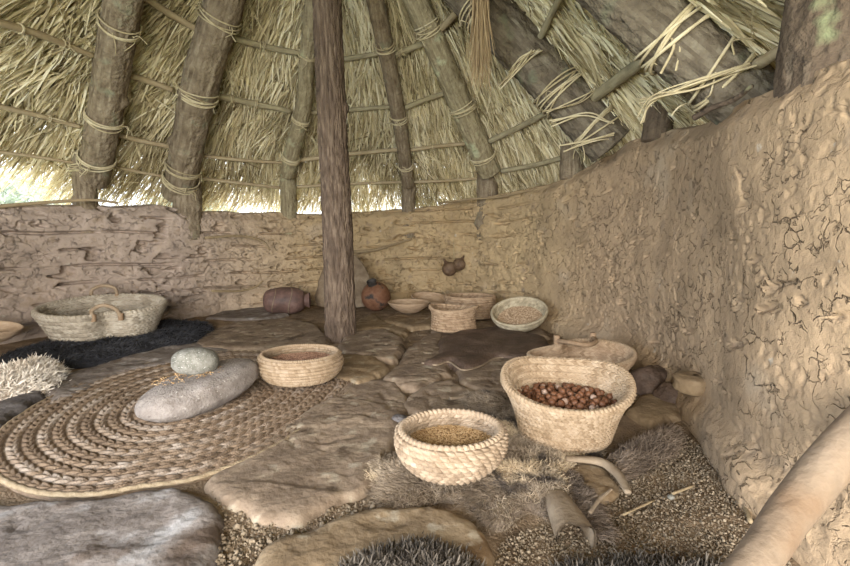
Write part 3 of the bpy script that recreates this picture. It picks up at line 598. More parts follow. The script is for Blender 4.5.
# gravel
def gravel(name, poly, n, r0, r1, m, label, seed):
    P = np.array([[*G(x, y).xy] for x, y in poly]); lo, hi = P.min(0), P.max(0); Q = rng.uniform(lo, hi, (n*3, 2)); Q = Q[inside(Q, P)][:n]; n = len(Q)
    t = (1+5**.5)/2; I = np.array([(-1, t, 0), (1, t, 0), (-1, -t, 0), (1, -t, 0), (0, -1, t), (0, 1, t), (0, -1, -t), (0, 1, -t), (t, 0, -1), (t, 0, 1), (-t, 0, -1), (-t, 0, 1)])/1.9
    T = np.array([(0, 11, 5), (0, 5, 1), (0, 1, 7), (0, 7, 10), (0, 10, 11), (1, 5, 9), (5, 11, 4), (11, 10, 2), (10, 7, 6), (7, 1, 8), (3, 9, 4), (3, 4, 2), (3, 2, 6), (3, 6, 8), (3, 8, 9), (4, 9, 5), (2, 4, 11), (6, 2, 10), (8, 6, 7), (9, 8, 1)])
    r = r0+(r1-r0)*rng.uniform(0, 1, n)**3; sc = rng.uniform(.6, 1.3, (n, 1, 3)); V = I[None]*sc*r[:, None, None]*rng.uniform(.8, 1.2, (n, 12, 1))
    V = V+np.column_stack([Q, -.008+.012*rng.uniform(0, 1, n)+r*.2])[:, None, :]; FA = (T[None]+(np.arange(n)*12)[:, None, None]).reshape(-1, 3)
    link(name, mesh(name, V.reshape(-1, 3), FA, True, np.repeat(rng.uniform(0, 1, n), 20)), M[m], label=label, cat='gravel', kind='stuff')
gravel('gravel', [(560, 520), (600, 480), (640, 455), (680, 430), (700, 445), (740, 500), (800, 575), (840, 640), (480, 640), (500, 540)], 16000, .0014, .0048, 'gravel', 'loose brown gravel and grit covering floor along the right wall', 1)
gravel('floor_crumbs', [(205, 480), (225, 505), (262, 522), (325, 512), (375, 495), (390, 505), (330, 522), (262, 548), (245, 600), (205, 600), (225, 520)], 1800, .002, .008, 'gravel', 'crumbled earth and grit in the gap between bottom flagstones', 2)
gravel('floor_crumbs', [(345, 350), (410, 330), (560, 330), (640, 400), (560, 420), (400, 420), (340, 390)], 1500, .002, .006, 'gravel', 'grit scattered between the stones in the middle of the floor', 3)
# bits of straw and small sticks on the gravel
for (x0, y0, x1, y1, r, lb) in [(672, 494, 693, 486, .004, 'flat wood chip lying on gravel, in the middle'), (744, 503, 751, 522, .006, 'pale wood chip standing on the gravel near the wall foot'), (623, 515, 655, 500, .003, 'thin straw stalk lying on the gravel')]:
    a_, b_ = G(x0, y0, .012), G(x1, y1, .014); v, f = tube(spline([a_, b_], 6), r, 6); link('wood_chip', mesh('wood_chip', v, f), M['stick'], label=lb, cat='wood')

# ---------------------------------------------------------------- hides and fleeces
def hairs(name, v2, z, d, n, L, w, m, parent, lean, spread=.35, curl=0.0, edge=.0, zoff=0.0, segs=2, clump=0.0):
    ok = np.where(d > edge)[0]; idx = rng.choice(ok, n); P = np.column_stack([v2[idx], z[idx]+zoff]); P[:, :2] += rng.normal(0, .006, (n, 2))
    fl = np.column_stack([fbm(P[:, 0]*7, P[:, 1]*7, 1.0, 2), fbm(P[:, 0]*7+30, P[:, 1]*7, 4.0, 2)])
    fl = fl+.6*np.column_stack([fbm(P[:, 0]*28, P[:, 1]*28, 2.0, 2), fbm(P[:, 0]*28+9, P[:, 1]*28, 6.0, 2)])
    dirs = np.column_stack([lean[0]+fl[:, 0]*.9, lean[1]+fl[:, 1]*.9, np.full(n, lean[2])])+rng.normal(0, spread, (n, 3)); dirs[:, 2] = np.abs(dirs[:, 2])+.05
    if clump:
        cx = np.round(P[:, 0]/clump+.5*hash3(np.round(P[:, 1]/clump).astype(int), idx*0, idx*0))*clump; cy = np.round(P[:, 1]/clump)*clump
        dirs[:, 0] += (cx-P[:, 0])/clump*1.6; dirs[:, 1] += (cy-P[:, 1])/clump*1.6
    bend = rng.normal(0, 1, (n, 3))*curl*L; bend[:, 2] -= L*.25
    r = np.clip(.5+.35*fl[:, 0]+rng.normal(0, .22, n), 0, 1)
    v, f, q = blades(P, dirs, L*rng.uniform(.6, 1.2, n), np.full(n, w), bend, r, segs)
    return link(name, mesh(name, v, f, False, q), M[m], parent)
def hide(name, pix, top, m, label, cat, seed, cell=.014, amp=.012, wav=.012, hair=None, zlo=0.0, group=None, base=.05):
    pts = [G(x, y, top*.7) for x, y in pix]; c = np.mean([[p.x, p.y] for p in pts], axis=0)
    def zf(P, d): return zlo+(top-zlo)*(1-np.exp(-d/base))+wav*fbm(P[:, 0]*7+seed, P[:, 1]*7, seed, 3)*np.minimum(1, d/.04+.3)+.003*fbm(P[:, 0]*40, P[:, 1]*40, seed, 2)
    V, FA, v2, z, d = sheet(pts, zf, cell, amp, seed, skirt=-.02); o = empty(name, (c[0], c[1], 0), label, cat, group)
    v2 = v2-c; link('skin', mesh('skin', V-np.array([c[0], c[1], 0]), FA), M[m], o)
    for h in (hair or []): hairs(h[0], v2, z, d, *h[1:3], h[3], h[4], o, h[5], **h[6])
    return o, c
hide('black_hide', [(-10, 356), (20, 347), (60, 336), (100, 328), (170, 318), (212, 322), (214, 330), (195, 341), (160, 346), (128, 353), (100, 359), (62, 362), (48, 357), (20, 364)], .055, 'hide_black',
     'black shaggy hide spread under the twin-lobed basket', 'hide', 21, hair=[('fur', 9000, .035, .004, 'hide_black', (.5, -.1, .35), dict(spread=.25))])
hide('sheepskin', [(-40, 374), (0, 370), (22, 361), (45, 356), (64, 360), (62, 372), (45, 381), (10, 390), (-40, 402)], .11, 'wool_white',
     'cream woolly sheepskin at the left edge beside the dark slab', 'sheepskin', 22, cell=.02, hair=[('fleece', 15000, .017, .006, 'wool_white', (0, -.2, .5), dict(spread=.5, curl=.8, clump=.04))])
hide('brown_hide', [(420, 363), (438, 352), (437, 340), (455, 332), (500, 326), (548, 338), (552, 346), (530, 358), (496, 357), (481, 366), (463, 370), (450, 361), (434, 365)], .06, 'hide_brown',
     'dark brown smooth hide lying before the back baskets', 'hide', 23, wav=.010, base=.015)
bh = bpy.data.objects['brown_hide']; q_ = spline([np.array(G(x, y, .034))-np.array(bh.location) for x, y in [(422, 363), (436, 365), (449, 362), (463, 370), (481, 366), (497, 358), (530, 358)]], 50)
v_, f_ = tube(q_, .006, 8, .1, 4, 20); link('hide_edge', mesh('hide_edge', v_, f_), M['leather'], bh, 'pale curled edge')
pelt, pc = hide('animal_pelt', [(366, 462), (385, 450), (420, 440), (450, 425), (464, 410), (456, 397), (480, 389), (505, 390), (524, 408), (560, 425), (600, 440), (606, 452), (575, 462), (572, 478), (578, 492), (565, 502), (550, 512), (528, 502), (512, 512), (495, 522), (480, 510), (465, 494), (440, 492), (420, 508), (400, 516), (376, 500), (370, 480)], .035, 'pelt_skin',
     'grey-brown furry pelt spread under the braided grain basket and nut basket', 'pelt', 24, amp=.01, wav=.024, hair=[('fur', 60000, .028, .0015, 'fur_grey', (-.35, -.45, .30), dict(spread=.22, curl=.15))])
hide('animal_pelt', [(606, 458), (612, 447), (640, 432), (672, 421), (680, 432), (670, 446), (648, 456), (630, 466), (616, 470)], .05, 'pelt_skin',
     'dark tuft of pelt to the right of the nut basket, on gravel', 'pelt', 25, hair=[('fur', 8000, .035, .0025, 'fur_dark', (.4, -.2, .45), dict(spread=.35, curl=.12))])
# curled neck flap and the pale leg skins of the pelt
def curl_sheet(name, A, B, r0, r1, a0, a1, m, parent, off, n=24):
    A = np.array(A); B = np.array(B); t = np.linspace(0, 1, n); th = np.linspace(a0, a1, 20); ax = (B-A)/np.linalg.norm(B-A); e1 = np.cross(ax, [0, 0, 1.]); e1 /= np.linalg.norm(e1); e2 = np.cross(e1, ax)
    o = []
    for th_off in (0, .005):
        R = (r0+(r1-r0)*t)[:, None]*(1+.12*np.sin(th*3)[None, :])+th_off
        o.append(A+ (B-A)*t[:, None, None]+R[..., None]*(np.cos(th)[None, :, None]*e1+np.sin(th)[None, :, None]*e2)+ax*(.008*np.sin(th*4)[None, :, None]*t[:, None, None]))
    V = np.concatenate([o[0], o[1][:, ::-1], o[0][:, :1]], 1)-off; return link(name, mesh(name, V.reshape(-1, 3), grid_faces(n, V.shape[1])), M[m], parent)
po = np.array([pc[0], pc[1], 0.])
curl_sheet('neck_skin', G(556, 500, .004), G(576, 541, .016), .030, .044, -.35, 3.5, 'leather', pelt, po)
q_ = np.concatenate([np.array([[*(G(x, y).xy)] for x, y in zip(np.linspace(572, 600, 60), np.linspace(480, 540, 60))])+rng.normal(0, .012, (60, 2)) for _ in range(6)])-po[:2]
hairs('dark_fur', q_, np.full(len(q_), .02), np.ones(len(q_)), 5000, .03, .002, 'fur_dark', pelt, (.2, -.6, .3), spread=.2, curl=.12)
for P, r in [([(566, 458), (600, 461), (618, 474), (628, 492)], [.012, .02, .016, .010]), ([(450, 398), (465, 396), (486, 392)], [.012, .013, .012]), ([(590, 512), (600, 498), (612, 488)], [.006, .006, .004])]:
    Q = spline([G(x, y, .035) for x, y in P], 30)-po; v, f = tube(Q, np.interp(np.linspace(0, 1, 30), np.linspace(0, 1, len(r)), r), 12, .1, 4, 20); v[:, 2] = .03+(v[:, 2]-.03)*.6
    link('leg_skin', mesh('leg_skin', v, f), M['leather'], pelt)
hide('dark_fleece', [(315, 590), (335, 556), (352, 547), (385, 537), (420, 529), (448, 533), (474, 548), (488, 566), (492, 620), (300, 620)], .065, 'wool_dark',
     'dark brown curly fleece at the bottom edge, the larger left one', 'sheepskin', 26, hair=[('fleece', 34000, .011, .006, 'wool_dark', (0, -.1, .7), dict(spread=.8, curl=.9, clump=.02))])
hide('dark_fleece', [(540, 620), (546, 572), (556, 557), (600, 556), (640, 552), (692, 558), (735, 560), (770, 620)], .035, 'wool_dark',
     'dark curly fleece along the bottom edge, the right one on gravel', 'sheepskin', 27, hair=[('fleece', 24000, .010, .006, 'wool_dark', (0, -.1, .7), dict(spread=.8, curl=.9, clump=.02))])

# ---------------------------------------------------------------- solids of revolution / pebbles
def blob(name, loc, size, rot, m, label, cat, seed=0, amp=.06, power=2.0, parent=None, group=None, dent=0.0, nu=72, nv=40):
    th = np.linspace(0, 2*PI, nu, endpoint=False); ph = np.linspace(-PI/2+.02, PI/2-.02, nv); T, Pp = np.meshgrid(th, ph, indexing='ij')
    sg = lambda a, e: np.sign(a)*np.abs(a)**e
    e = 2/power; X = sg(np.cos(Pp), e)*sg(np.cos(T), 1); Y = sg(np.cos(Pp), e)*sg(np.sin(T), 1); Z = sg(np.sin(Pp), e)
    k = 1+amp*fbm(X*1.6+seed, Y*1.6, Z*1.6+seed, 3)+amp*.18*fbm(X*9, Y*9, Z*9+seed, 3); X = X*k*size[0]; Y = Y*k*size[1]; Z = Z*k*size[2]
    if dent: Z -= dent*(Z > 0)*np.clip(1-(X/size[0])**2-(Y/size[1])**2, 0, 1)
    V = np.stack([X, Y, Z], -1).reshape(-1, 3); o = link(name, mesh(name, V, grid_faces(nu, nv, True)), M[m], parent, label, cat, group)
    o.location = loc; o.rotation_euler = rot; return o
def lathe(prof, seg=64, closed=False, amp=.0, seed=0.):
    P = spline(prof, len(prof)*6); th = np.linspace(0, 2*PI, seg, endpoint=False)
    R = P[:, 0][None, :]*(1+amp*vnoise(np.cos(th)[:, None]*1.5+seed, np.sin(th)[:, None]*1.5+0*P[:, 1][None, :], P[:, 1][None, :]*8)); V = np.stack([R*np.cos(th)[:, None], R*np.sin(th)[:, None], np.zeros_like(R)+P[:, 1][None, :]], -1)
    return V.reshape(-1, 3), grid_faces(seg, len(P), True)

# ---------------------------------------------------------------- woven work
def weave(kind, th, t, rows, K):
    """height 0..1 and a row-wise shade"""
    y = t*rows; r = np.floor(y); fy = y-r; ridge = np.sqrt(np.clip(np.sin(PI*fy), 0, 1))
    if kind == 'coil':
        x = th*K/(2*PI)+.35*r+.5*(fy-.5); fx = x-np.floor(x); h = ridge*(.72+.28*np.sqrt(np.clip(np.sin(PI*fx), 0, 1))); cell = np.floor(x)
    elif kind == 'plait':                 # chunky slanting strands, each row slanting the other way
        x = th*K/(2*PI)+.5*(r % 2)+(fy-.5)*.55; fx = x-np.floor(x); h = ridge**.7*(.30+.70*np.clip(np.sin(PI*fx), 0, 1)**.4); cell = np.floor(x)
    elif kind == 'herring':               # every row a flat braid: two slants meeting in the middle
        x = th*K/(2*PI)+.37*r+np.abs(fy-.5)*1.8; fx = x-np.floor(x); h = (.08+.92*ridge)*(.45+.55*np.clip(np.sin(PI*fx), 0, 1)**.6)*(1-.35*np.exp(-((fy-.5)/.09)**2)); cell = np.floor(x)
    return h, (np.sin(r*12.9898+cell*78.233)*43758.5) % 1.0, r
def basket(name, loc, prof, axes, rz, kind, rows, K, depth, m, label, cat, tilt=None, rimr=.008, rimK=70, squeeze=None, group=None, seg=560, nt=230, thick=.012, rot=None, rim_m=None, inner=None):
    """prof: (radius factor, height) from base to rim; tilt(theta) raises the rim locally"""
    o = empty(name, loc, label, cat, group); o.rotation_euler = rot or (0, 0, rz)
    rm = (axes[0]+axes[1])/2; P = spline(prof, nt); P[:, 1] = np.maximum(P[:, 1], 0); L = np.concatenate([[0], np.cumsum(np.hypot(*(np.diff(P, axis=0)*np.array([rm, 1])).T))]); L /= L[-1]
    ti = np.linspace(0, 1, nt); R = np.interp(ti, L, P[:, 0]); Z = np.interp(ti, L, P[:, 1]); th = np.linspace(0, 2*PI, seg, endpoint=False)
    TH, TI = np.meshgrid(th, ti, indexing='ij'); h, sh, row = weave(kind, TH, TI, rows, K)
    dR = np.gradient(R*rm, ti); dZ = np.gradient(Z, ti); ln = np.hypot(dR, dZ)+1e-9; nr = dZ/ln; nz = -dR/ln
    sq = squeeze(th) if squeeze else np.ones_like(th); sx = axes[0]*sq if squeeze else axes[0]*np.ones_like(th); sy = axes[1]*sq if squeeze else axes[1]*np.ones_like(th)
    tl = tilt(th) if tilt else np.zeros_like(th)
    wob = 1+.012*fbm(np.cos(TH)*2+loc[0]*9, np.sin(TH)*2, TI*2, 2)
    def surf(off, hh):
        x = (R[None, :]*wob*sx[:, None]+(off+hh)*nr[None, :])*np.cos(th)[:, None]; y = (R[None, :]*wob*sy[:, None]+(off+hh)*nr[None, :])*np.sin(th)[:, None]
        z = Z[None, :]+(off+hh)*nz[None, :]+tl[:, None]*np.clip(Z/Z.max(), 0, 1)[None, :]**1.5; return np.stack([x, y, z], -1)
    A = surf(0, h*depth); Bn = surf(-thick, -h*depth*.8); Bn = Bn.copy(); Bn[..., 2] = np.maximum(Bn[..., 2], thick*.6)
    ca = np.zeros((seg, 1, 3)); V = np.concatenate([ca, A, Bn[:, ::-1], ca+np.array([0, 0, thick*.6])], 1)
    fs = np.concatenate([sh[:, :1], sh[:, :], sh[:, ::-1]], 1); FA = grid_faces(seg, V.shape[1], True)
    link('body', mesh('body', V.reshape(-1, 3), FA, True, fs.reshape(-1)[:len(FA)]), M[m], o)
    # wound rim
    t2 = np.linspace(0, 2*PI, 900); q = np.arange(8)/8*2*PI; rim = np.stack([(R[-1]*np.interp(t2, np.append(th, 2*PI), np.append(sx, sx[0])))*np.cos(t2), R[-1]*np.interp(t2, np.append(th, 2*PI), np.append(sy, sy[0]))*np.sin(t2), Z[-1]+np.interp(t2, np.append(th, 2*PI), np.append(tl, tl[0]))], -1)
    er = np.stack([np.cos(t2), np.sin(t2), 0*t2], -1)*1.0; ez = np.array([0, 0, 1.0])
    rr = rimr*(.82+.30*np.abs(np.sin(t2*rimK/2)))[:, None]+0*q[None, :]; rr = rimr*(.80+.32*np.abs(np.sin((t2*rimK/2)[:, None]+q[None, :]*.5)))
    V = rim[:, None, :]-er[:, None, :]*thick*.5+rr[..., None]*(np.cos(q)[None, :, None]*er[:, None, :]+np.sin(q)[None, :, None]*ez)
    V = np.concatenate([V, V[:, :1]], 1); FA = grid_faces(900, 9); link('rim', mesh('rim', V.reshape(-1, 3), FA, True, rng.uniform(.2, .9, len(FA))), rim_m or M[m], o)
    return o
def handle(o, P, r, m, name='handle'):
    Q = spline(P, 60); t = np.linspace(0, 1, 60); v, f = tube(Q, r*(1+.12*np.sin(t*150)), 12); hd = link(name, mesh(name, v, f), M[m], o)
    for e_ in (Q[0], Q[-1]):
        v, f = tube(spline([e_-np.array([0, 0, .02]), e_+np.array([0, 0, .03])], 20), r*1.35*(1+.10*np.sin(np.arange(20)*1.9)), 12); link('binding', mesh('binding', v, f), M['w_tan'], hd)
def contents(name, o_loc, axes, z, m, label, cat, n, L, seed, rz=0, mound=.01, rot=None, kindr=(1.6, .6)):
    """heap of tiny seeds: a lumpy bed with n kernels on it, one object"""
    mb = MB(); th = np.linspace(0, 2*PI, 48, endpoint=False); rr = np.linspace(0, 1, 14); TH, R = np.meshgrid(th, rr, indexing='ij')
    X = R*axes[0]*np.cos(TH); Y = R*axes[1]*np.sin(TH); zz = lambda x, y: z+mound*(1-(x/axes[0])**2-(y/axes[1])**2)+.004*fbm(x*30+seed, y*30, 1.0, 2)
    V = np.stack([X, Y, zz(X, Y)], -1).reshape(-1, 3); F1 = grid_faces(48, 14, True); mb.add(V, F1, .3)
    q = rng.uniform(0, 2*PI, n); r = np.sqrt(rng.uniform(0, 1, n))*.985; x = r*axes[0]*np.cos(q); y = r*axes[1]*np.sin(q); zc = zz(x, y)+L*.15
    a = rng.uniform(0, 2*PI, n); dx = np.stack([np.cos(a), np.sin(a), rng.uniform(-.5, .5, n)], -1)*L; dy = np.stack([-np.sin(a), np.cos(a), 0*a], -1)*L*.42; dz = np.array([0, 0, L*.42])
    c = np.stack([x, y, zc], -1); V = np.stack([c-dx, c+dy, c+dx, c-dy, c+dz], 1); base = (np.arange(n)*5)[:, None]
    FA = np.concatenate([base+np.array([k, (k+1) % 4, 4, 4]) for k in range(4)]); FA = np.column_stack([FA[:, 0], FA[:, 1], FA[:, 2]])
    Fq = np.column_stack([FA, FA[:, 0]])  # placeholder to keep arrays rectangular
    ob = link(name, mesh(name, np.concatenate([V.reshape(-1, 3)]), FA, False, np.tile(rng.uniform(0, 1, n), 4)), M[m], label=label, cat=cat, kind='stuff')
    bed = link('bed', mesh('bed', mb.V[0], F1), M[m], ob)
    ob.location = o_loc; ob.rotation_euler = rot or (0, 0, rz); return ob

# the round mat, nested loops of braid following its own outline
def round_mat():
    pix = [(356, 384), (345, 398), (300, 432), (250, 462), (190, 484), (140, 490), (100, 498), (50, 498), (15, 489), (-6, 474), (-12, 455), (0, 436), (25, 416), (60, 396), (110, 376), (170, 361), (230, 353), (290, 356), (338, 370)]
    c = G(190, 408); Q = np.array([[*(G(x, y).xy-c.xy)] for x, y in pix]); an = np.unwrap(np.arctan2(Q[:, 1], Q[:, 0])); rd = np.hypot(Q[:, 0], Q[:, 1])
    if an[-1] < an[0]: an = an[::-1]; rd = rd[::-1]
    aa = np.concatenate([an-2*PI, an, an+2*PI]); ra = np.tile(rd, 3); th = np.linspace(0, 2*PI, 900, endpoint=False)
    Rm = np.interp(th, aa, ra) if True else 0
    for _ in range(30): Rm = (np.roll(Rm, 1)+Rm+np.roll(Rm, -1))/3
    rows = 15; nt = 15*11; ti = np.linspace(.0, 1, nt); TH, TI = np.meshgrid(th, ti, indexing='ij')
    h = np.zeros_like(TH); sh = np.zeros_like(TH)
    y = TI*rows; r = np.floor(y-1e-6).clip(0); fy = y-r; arc = np.cumsum(Rm)*2*PI/900; circ = arc[-1]
    K = np.maximum(6, np.round(circ*((r+.5)/rows)/.046)); x = (arc[:, None]/circ)*K+np.abs(fy-.5)*1.5+.3*r; fx = x-np.floor(x)
    ridge = np.sqrt(np.clip(np.sin(PI*fy), 0, 1)); h = (.25+.75*ridge)*(.35+.65*np.clip(np.sin(PI*fx), 0, 1)**.6)*(1-.3*np.exp(-((fy-.5)/.1)**2))
    pale = np.where(r % 2 == 1, .30, -.12)*(1-.5*sm(.0, .7, TI*np.cos(TH-.3)))
    sh = np.clip(.42+pale+.28*((np.sin(r*12.9+np.floor(x)*78.2)*43758.5) % 1-.5)+.15*fbm(TH*2, TI*3, 1.0, 2), 0, 1)
    Z = .010+.014*h+.006*fbm(np.cos(TH)*2, np.sin(TH)*2, TI*4, 2); Z[:, -1] = .02
    X = TI*Rm[:, None]*np.cos(TH); Y = TI*Rm[:, None]*np.sin(TH)
    V = np.stack([X, Y, Z], -1); low = V[:, -1:].copy(); low[..., 2] = -.01; V = np.concatenate([V, low], 1)
    o = empty('woven_mat', (c.x, c.y, 0), 'large round braided mat on the floor under the grinding stone', 'mat')
    FA = grid_faces(900, nt+1, True); link('braid', mesh('braid', V.reshape(-1, 3), FA, True, np.concatenate([sh], 1).reshape(-1)), M['w_mat'], o)
    # thick pale plaited hem
    t2 = np.arange(901)/900*2*PI; Re = np.append(Rm, Rm[0]); L2 = np.append(arc, arc[-1]+0)-arc[0]; q = np.arange(10)/10*2*PI
    er = np.stack([np.cos(t2), np.sin(t2), 0*t2], -1); ph = (L2/.045*2*PI)[:, None]
    rr = .008*(.8+.3*np.abs(np.sin(ph/2+q[None, :])))
    C_ = er*Re[:, None]+np.array([0, 0, .012]); Vv = C_[:, None]+rr[..., None]*(1.4*np.cos(q)[None, :, None]*er[:, None]+np.sin(q)[None, :, None]*np.array([0, 0, 1.]))
    Vv = np.concatenate([Vv, Vv[:, :1]], 1); FA = grid_faces(901, 11); link('hem', mesh('hem', Vv.reshape(-1, 3), FA, True, rng.uniform(.2, .8, len(FA))), M['w_hem'], o)
round_mat()

# grinding stone, rubbing stone and crumbs
a_, b_ = Vector((-1.11, 1.74, 0)), Vector((-.88, 2.17, 0)); c = (a_+b_)/2; ang = math.atan2((b_-a_).y, (b_-a_).x)
blob('grinding_stone', (c.x+.005, c.y, .098), (.275, .15, .084), (0, -.09, ang), 'quern', 'long pale speckled grinding stone lying on the round mat', 'stone', 3, .07, 2.7, dent=.018, nu=120, nv=60)
m_ = D(198, 371, 1.99); blob('rubbing_stone', (m_.x, 1.97, .210), (.098, .070, .060), (0, .05, .25), 'pebble', 'small oval grey rubbing stone resting on top of the grinding stone', 'stone', 5, .05, 2.3, nu=90, nv=50)
cr = contents('grain_crumbs', (c.x-.01, c.y-.02, 0), (.20, .085), .167, 'grain', 'brown grain crumbs scattered on the grinding stone', 'grain', 230, .006, 2, ang, mound=.0)
for ch in list(cr.children): bpy.data.objects.remove(ch)

# low round basket
p = D(299, 385, 2.30); basket('low_basket', (-.640, 2.27, .04), [(.001, 0), (.65, .004), (.88, .03), (1.0, .075), (.99, .105), (.94, .13)], (.208, .195), 0, 'coil', 17, 90, .011, 'w_pale', 'low round coiled basket with seeds, on the mat edge left of pole', 'basket', rimr=.010, rimK=110)
contents('seeds', (-.640, 2.27, .04), (.172, .16), .095, 'seed', 'dark red-brown seeds filling the low coiled basket', 'seeds', 1500, .006, 3)
# twin-lobed handled basket
tw = basket('handled_basket', (-2.38, 3.30, .045), [(.001, 0), (.70, .0), (.78, .03), (.87, .11), (.96, .185), (1.0, .22)], (.405, .35), .28, 'herring', 14, 60, .020, 'w_grey', 'large twin-lobed basket with two loop handles on the black hide', 'basket', rimr=.019, rimK=84,
            squeeze=lambda t: 1-.36*np.exp(-((np.abs(np.angle(np.exp(1j*(t+PI/2-.35)))))/.25)**2), tilt=lambda t: .035*np.sin(t), thick=.02)
handle(tw, [(.04, -.29, .17), (.04, -.30, .23), (.11, -.305, .262), (.18, -.30, .23), (.20, -.28, .17)], .013, 'w_cream')
handle(tw, [(-.20, .33, .24), (-.19, .34, .31), (-.11, .35, .34), (-.03, .34, .31), (-.02, .33, .24)], .013, 'w_cream')
# chunky grain basket
basket('braided_basket', (.083, 1.385, .035), [(.001, 0), (.60, .0), (.82, .022), (.97, .06), (1.0, .095), (.97, .115)], (.168, .155), .2, 'plait', 15, 40, .016, 'w_braid', 'chunky braided round basket of grain on grey pelt, nearest the camera', 'basket', rimr=.012, rimK=56, seg=640)
contents('grain', (.083, 1.385, .035), (.150, .138), .068, 'grain', 'golden grain filling the chunky braided basket', 'grain', 2600, .005, 4, mound=.012)
# big oval nut basket
bx, by = .52, 1.62
basket('nut_basket', (bx, by, .03), [(.001, 0), (.62, .0), (.70, .02), (.80, .10), (.93, .17), (1.03, .205)], (.226, .20), -.18, 'herring', 16, 66, .014, 'w_pale', 'big oval pale basket filled with brown nuts', 'basket', rimr=.010, rimK=90,
       tilt=lambda t: .042*np.sin(t)+.012*np.cos(2*t)+.006*np.sin(3*t))
# folded basket behind it
fb = basket('pinched_basket', (.825, 2.28, .02), [(.001, 0), (.62, .0), (.72, .02), (.85, .08), (.96, .12), (1.0, .15)], (.25, .17), -.05, 'herring', 12, 70, .009, 'w_tan', 'pinched oval basket with curved handle, behind the nut basket', 'basket', rimr=.011, rimK=90,
       squeeze=lambda t: 1+.18*np.exp(-((np.angle(np.exp(1j*(t-PI))))/.35)**2)-.25*np.exp(-((np.angle(np.exp(1j*(t-PI*.72))))/.5)**2), tilt=lambda t: .03*np.sin(t)+.012*np.cos(t), rim_m=M['w_pale'])
handle(fb, [(-.12, .10, .19), (-.07, -.01, .205), (0, -.04, .20), (.06, .02, .205), (.08, .13, .20)], .012, 'w_tan')
# back row
basket('round_basket', (.228, 3.56, .045), [(.001, 0), (.82, .0), (.88, .02), (.85, .08), (.88, .14), (1.0, .17)], (.195, .17), 0, 'coil', 17, 60, .012, 'w_tan', 'brown round basket with flared rim, standing on the brown hide', 'basket', rimr=.010, rimK=80, tilt=lambda t: .012*np.cos(2*t+.8))
basket('round_basket', (.43, 4.24, .03), [(.001, 0), (.8, .0), (.92, .03), (.98, .12), (1.0, .19)], (.235, .2), 0, 'coil', 17, 60, .012, 'w_tan', 'darker brown coiled basket half hidden behind the flared one', 'basket', rimr=.010, rimK=80)
tr = basket('winnowing_tray', (.775, 3.62, .072), [(.001, 0), (.45, .0), (.75, .03), (.93, .075), (1.0, .12)], (.225, .215), 0, 'coil', 12, 60, .006, 'w_stripe', 'striped coiled tray of grain tilted against the back right wall', 'basket', rimr=.010, rimK=80, rot=(.36, -.22, .1), thick=.012)
contents('grain', (.775, 3.62, .072), (.180, .172), .060, 'grain_pale', 'pinkish grain lying in the tilted striped tray', 'grain', 1000, .007, 5, rot=(.36, -.22, .1), mound=.006)
def bowl(loc, r, h, label, rot=(0, 0, 0), m='wood_pale'):
    v, f = lathe([(.001, 0), (r*.35, 0), (r*.45, .004), (r*.8, h*.5), (r, h), (r*.96, h+.006), (r*.88, h*.85), (r*.6, h*.35), (.001, h*.2)], 72, amp=.02); o = link('wooden_bowl', mesh('wooden_bowl', v, f), M[m], label=label, cat='bowl'); o.location = loc; o.rotation_euler = rot
bowl((-.155, 4.35, .05), .205, .095, 'shallow pale wooden bowl on a flat stone near back wall')
bowl((.045, 4.78, .05), .20, .09, 'pale wooden bowl tipped against the back wall, behind another bowl', (.15, .1, 0))
bowl((-2.86, 2.92, .09), .15, .09, 'pale wooden bowl at the left edge, behind the sheepskin', (0, .2, 0))

# clay vessels and leather bag by the back wall
o = empty('clay_jug', (-.50, 4.90, .0), 'round reddish clay jug with blackened neck, right of centre pole', 'jug')
v, f = lathe([(.001, .0), (.07, .0), (.13, .05), (.155, .13), (.135, .22), (.08, .275), (.05, .285)], 64, amp=.03); link('body', mesh('body', v, f), M['clay_red'], o)
v, f = lathe([(.050, .27), (.046, .30), (.055, .325), (.05, .33), (.036, .30), (.036, .27)], 48); link('neck', mesh('neck', v, f), M['clay_black'], o); o.rotation_euler = (.38, -.22, 0); o.location = (-.50, 4.86, .02)
o = empty('clay_pot', (-1.43, 4.58, .13), 'dark brown clay pot lying on its side by the left wall', 'pot')
v, f = lathe([(.001, -.215), (.07, -.21), (.115, -.17), (.135, -.08), (.14, 0), (.13, .10), (.10, .17), (.07, .19)], 64, amp=.03); link('body', mesh('body', v, f), M['clay_dark'], o)
v, f = lathe([(.07, .18), (.062, .20), (.078, .235), (.07, .24), (.045, .20), (.03, .12), (.001, .11)], 48); link('neck', mesh('neck', v, f), M['clay_dark'], o)
for zz in (-.10, .06):
    t = np.linspace(0, 2*PI, 40); rr = .143 if zz > 0 else .137; v, f = tube(np.stack([rr*np.cos(t), rr*np.sin(t), zz+.02*np.sin(t*2)], -1), .004, 6, caps=False); link('cord', mesh('cord', v, f), M['leather'], o)
o.rotation_euler = (0, PI/2, .15)
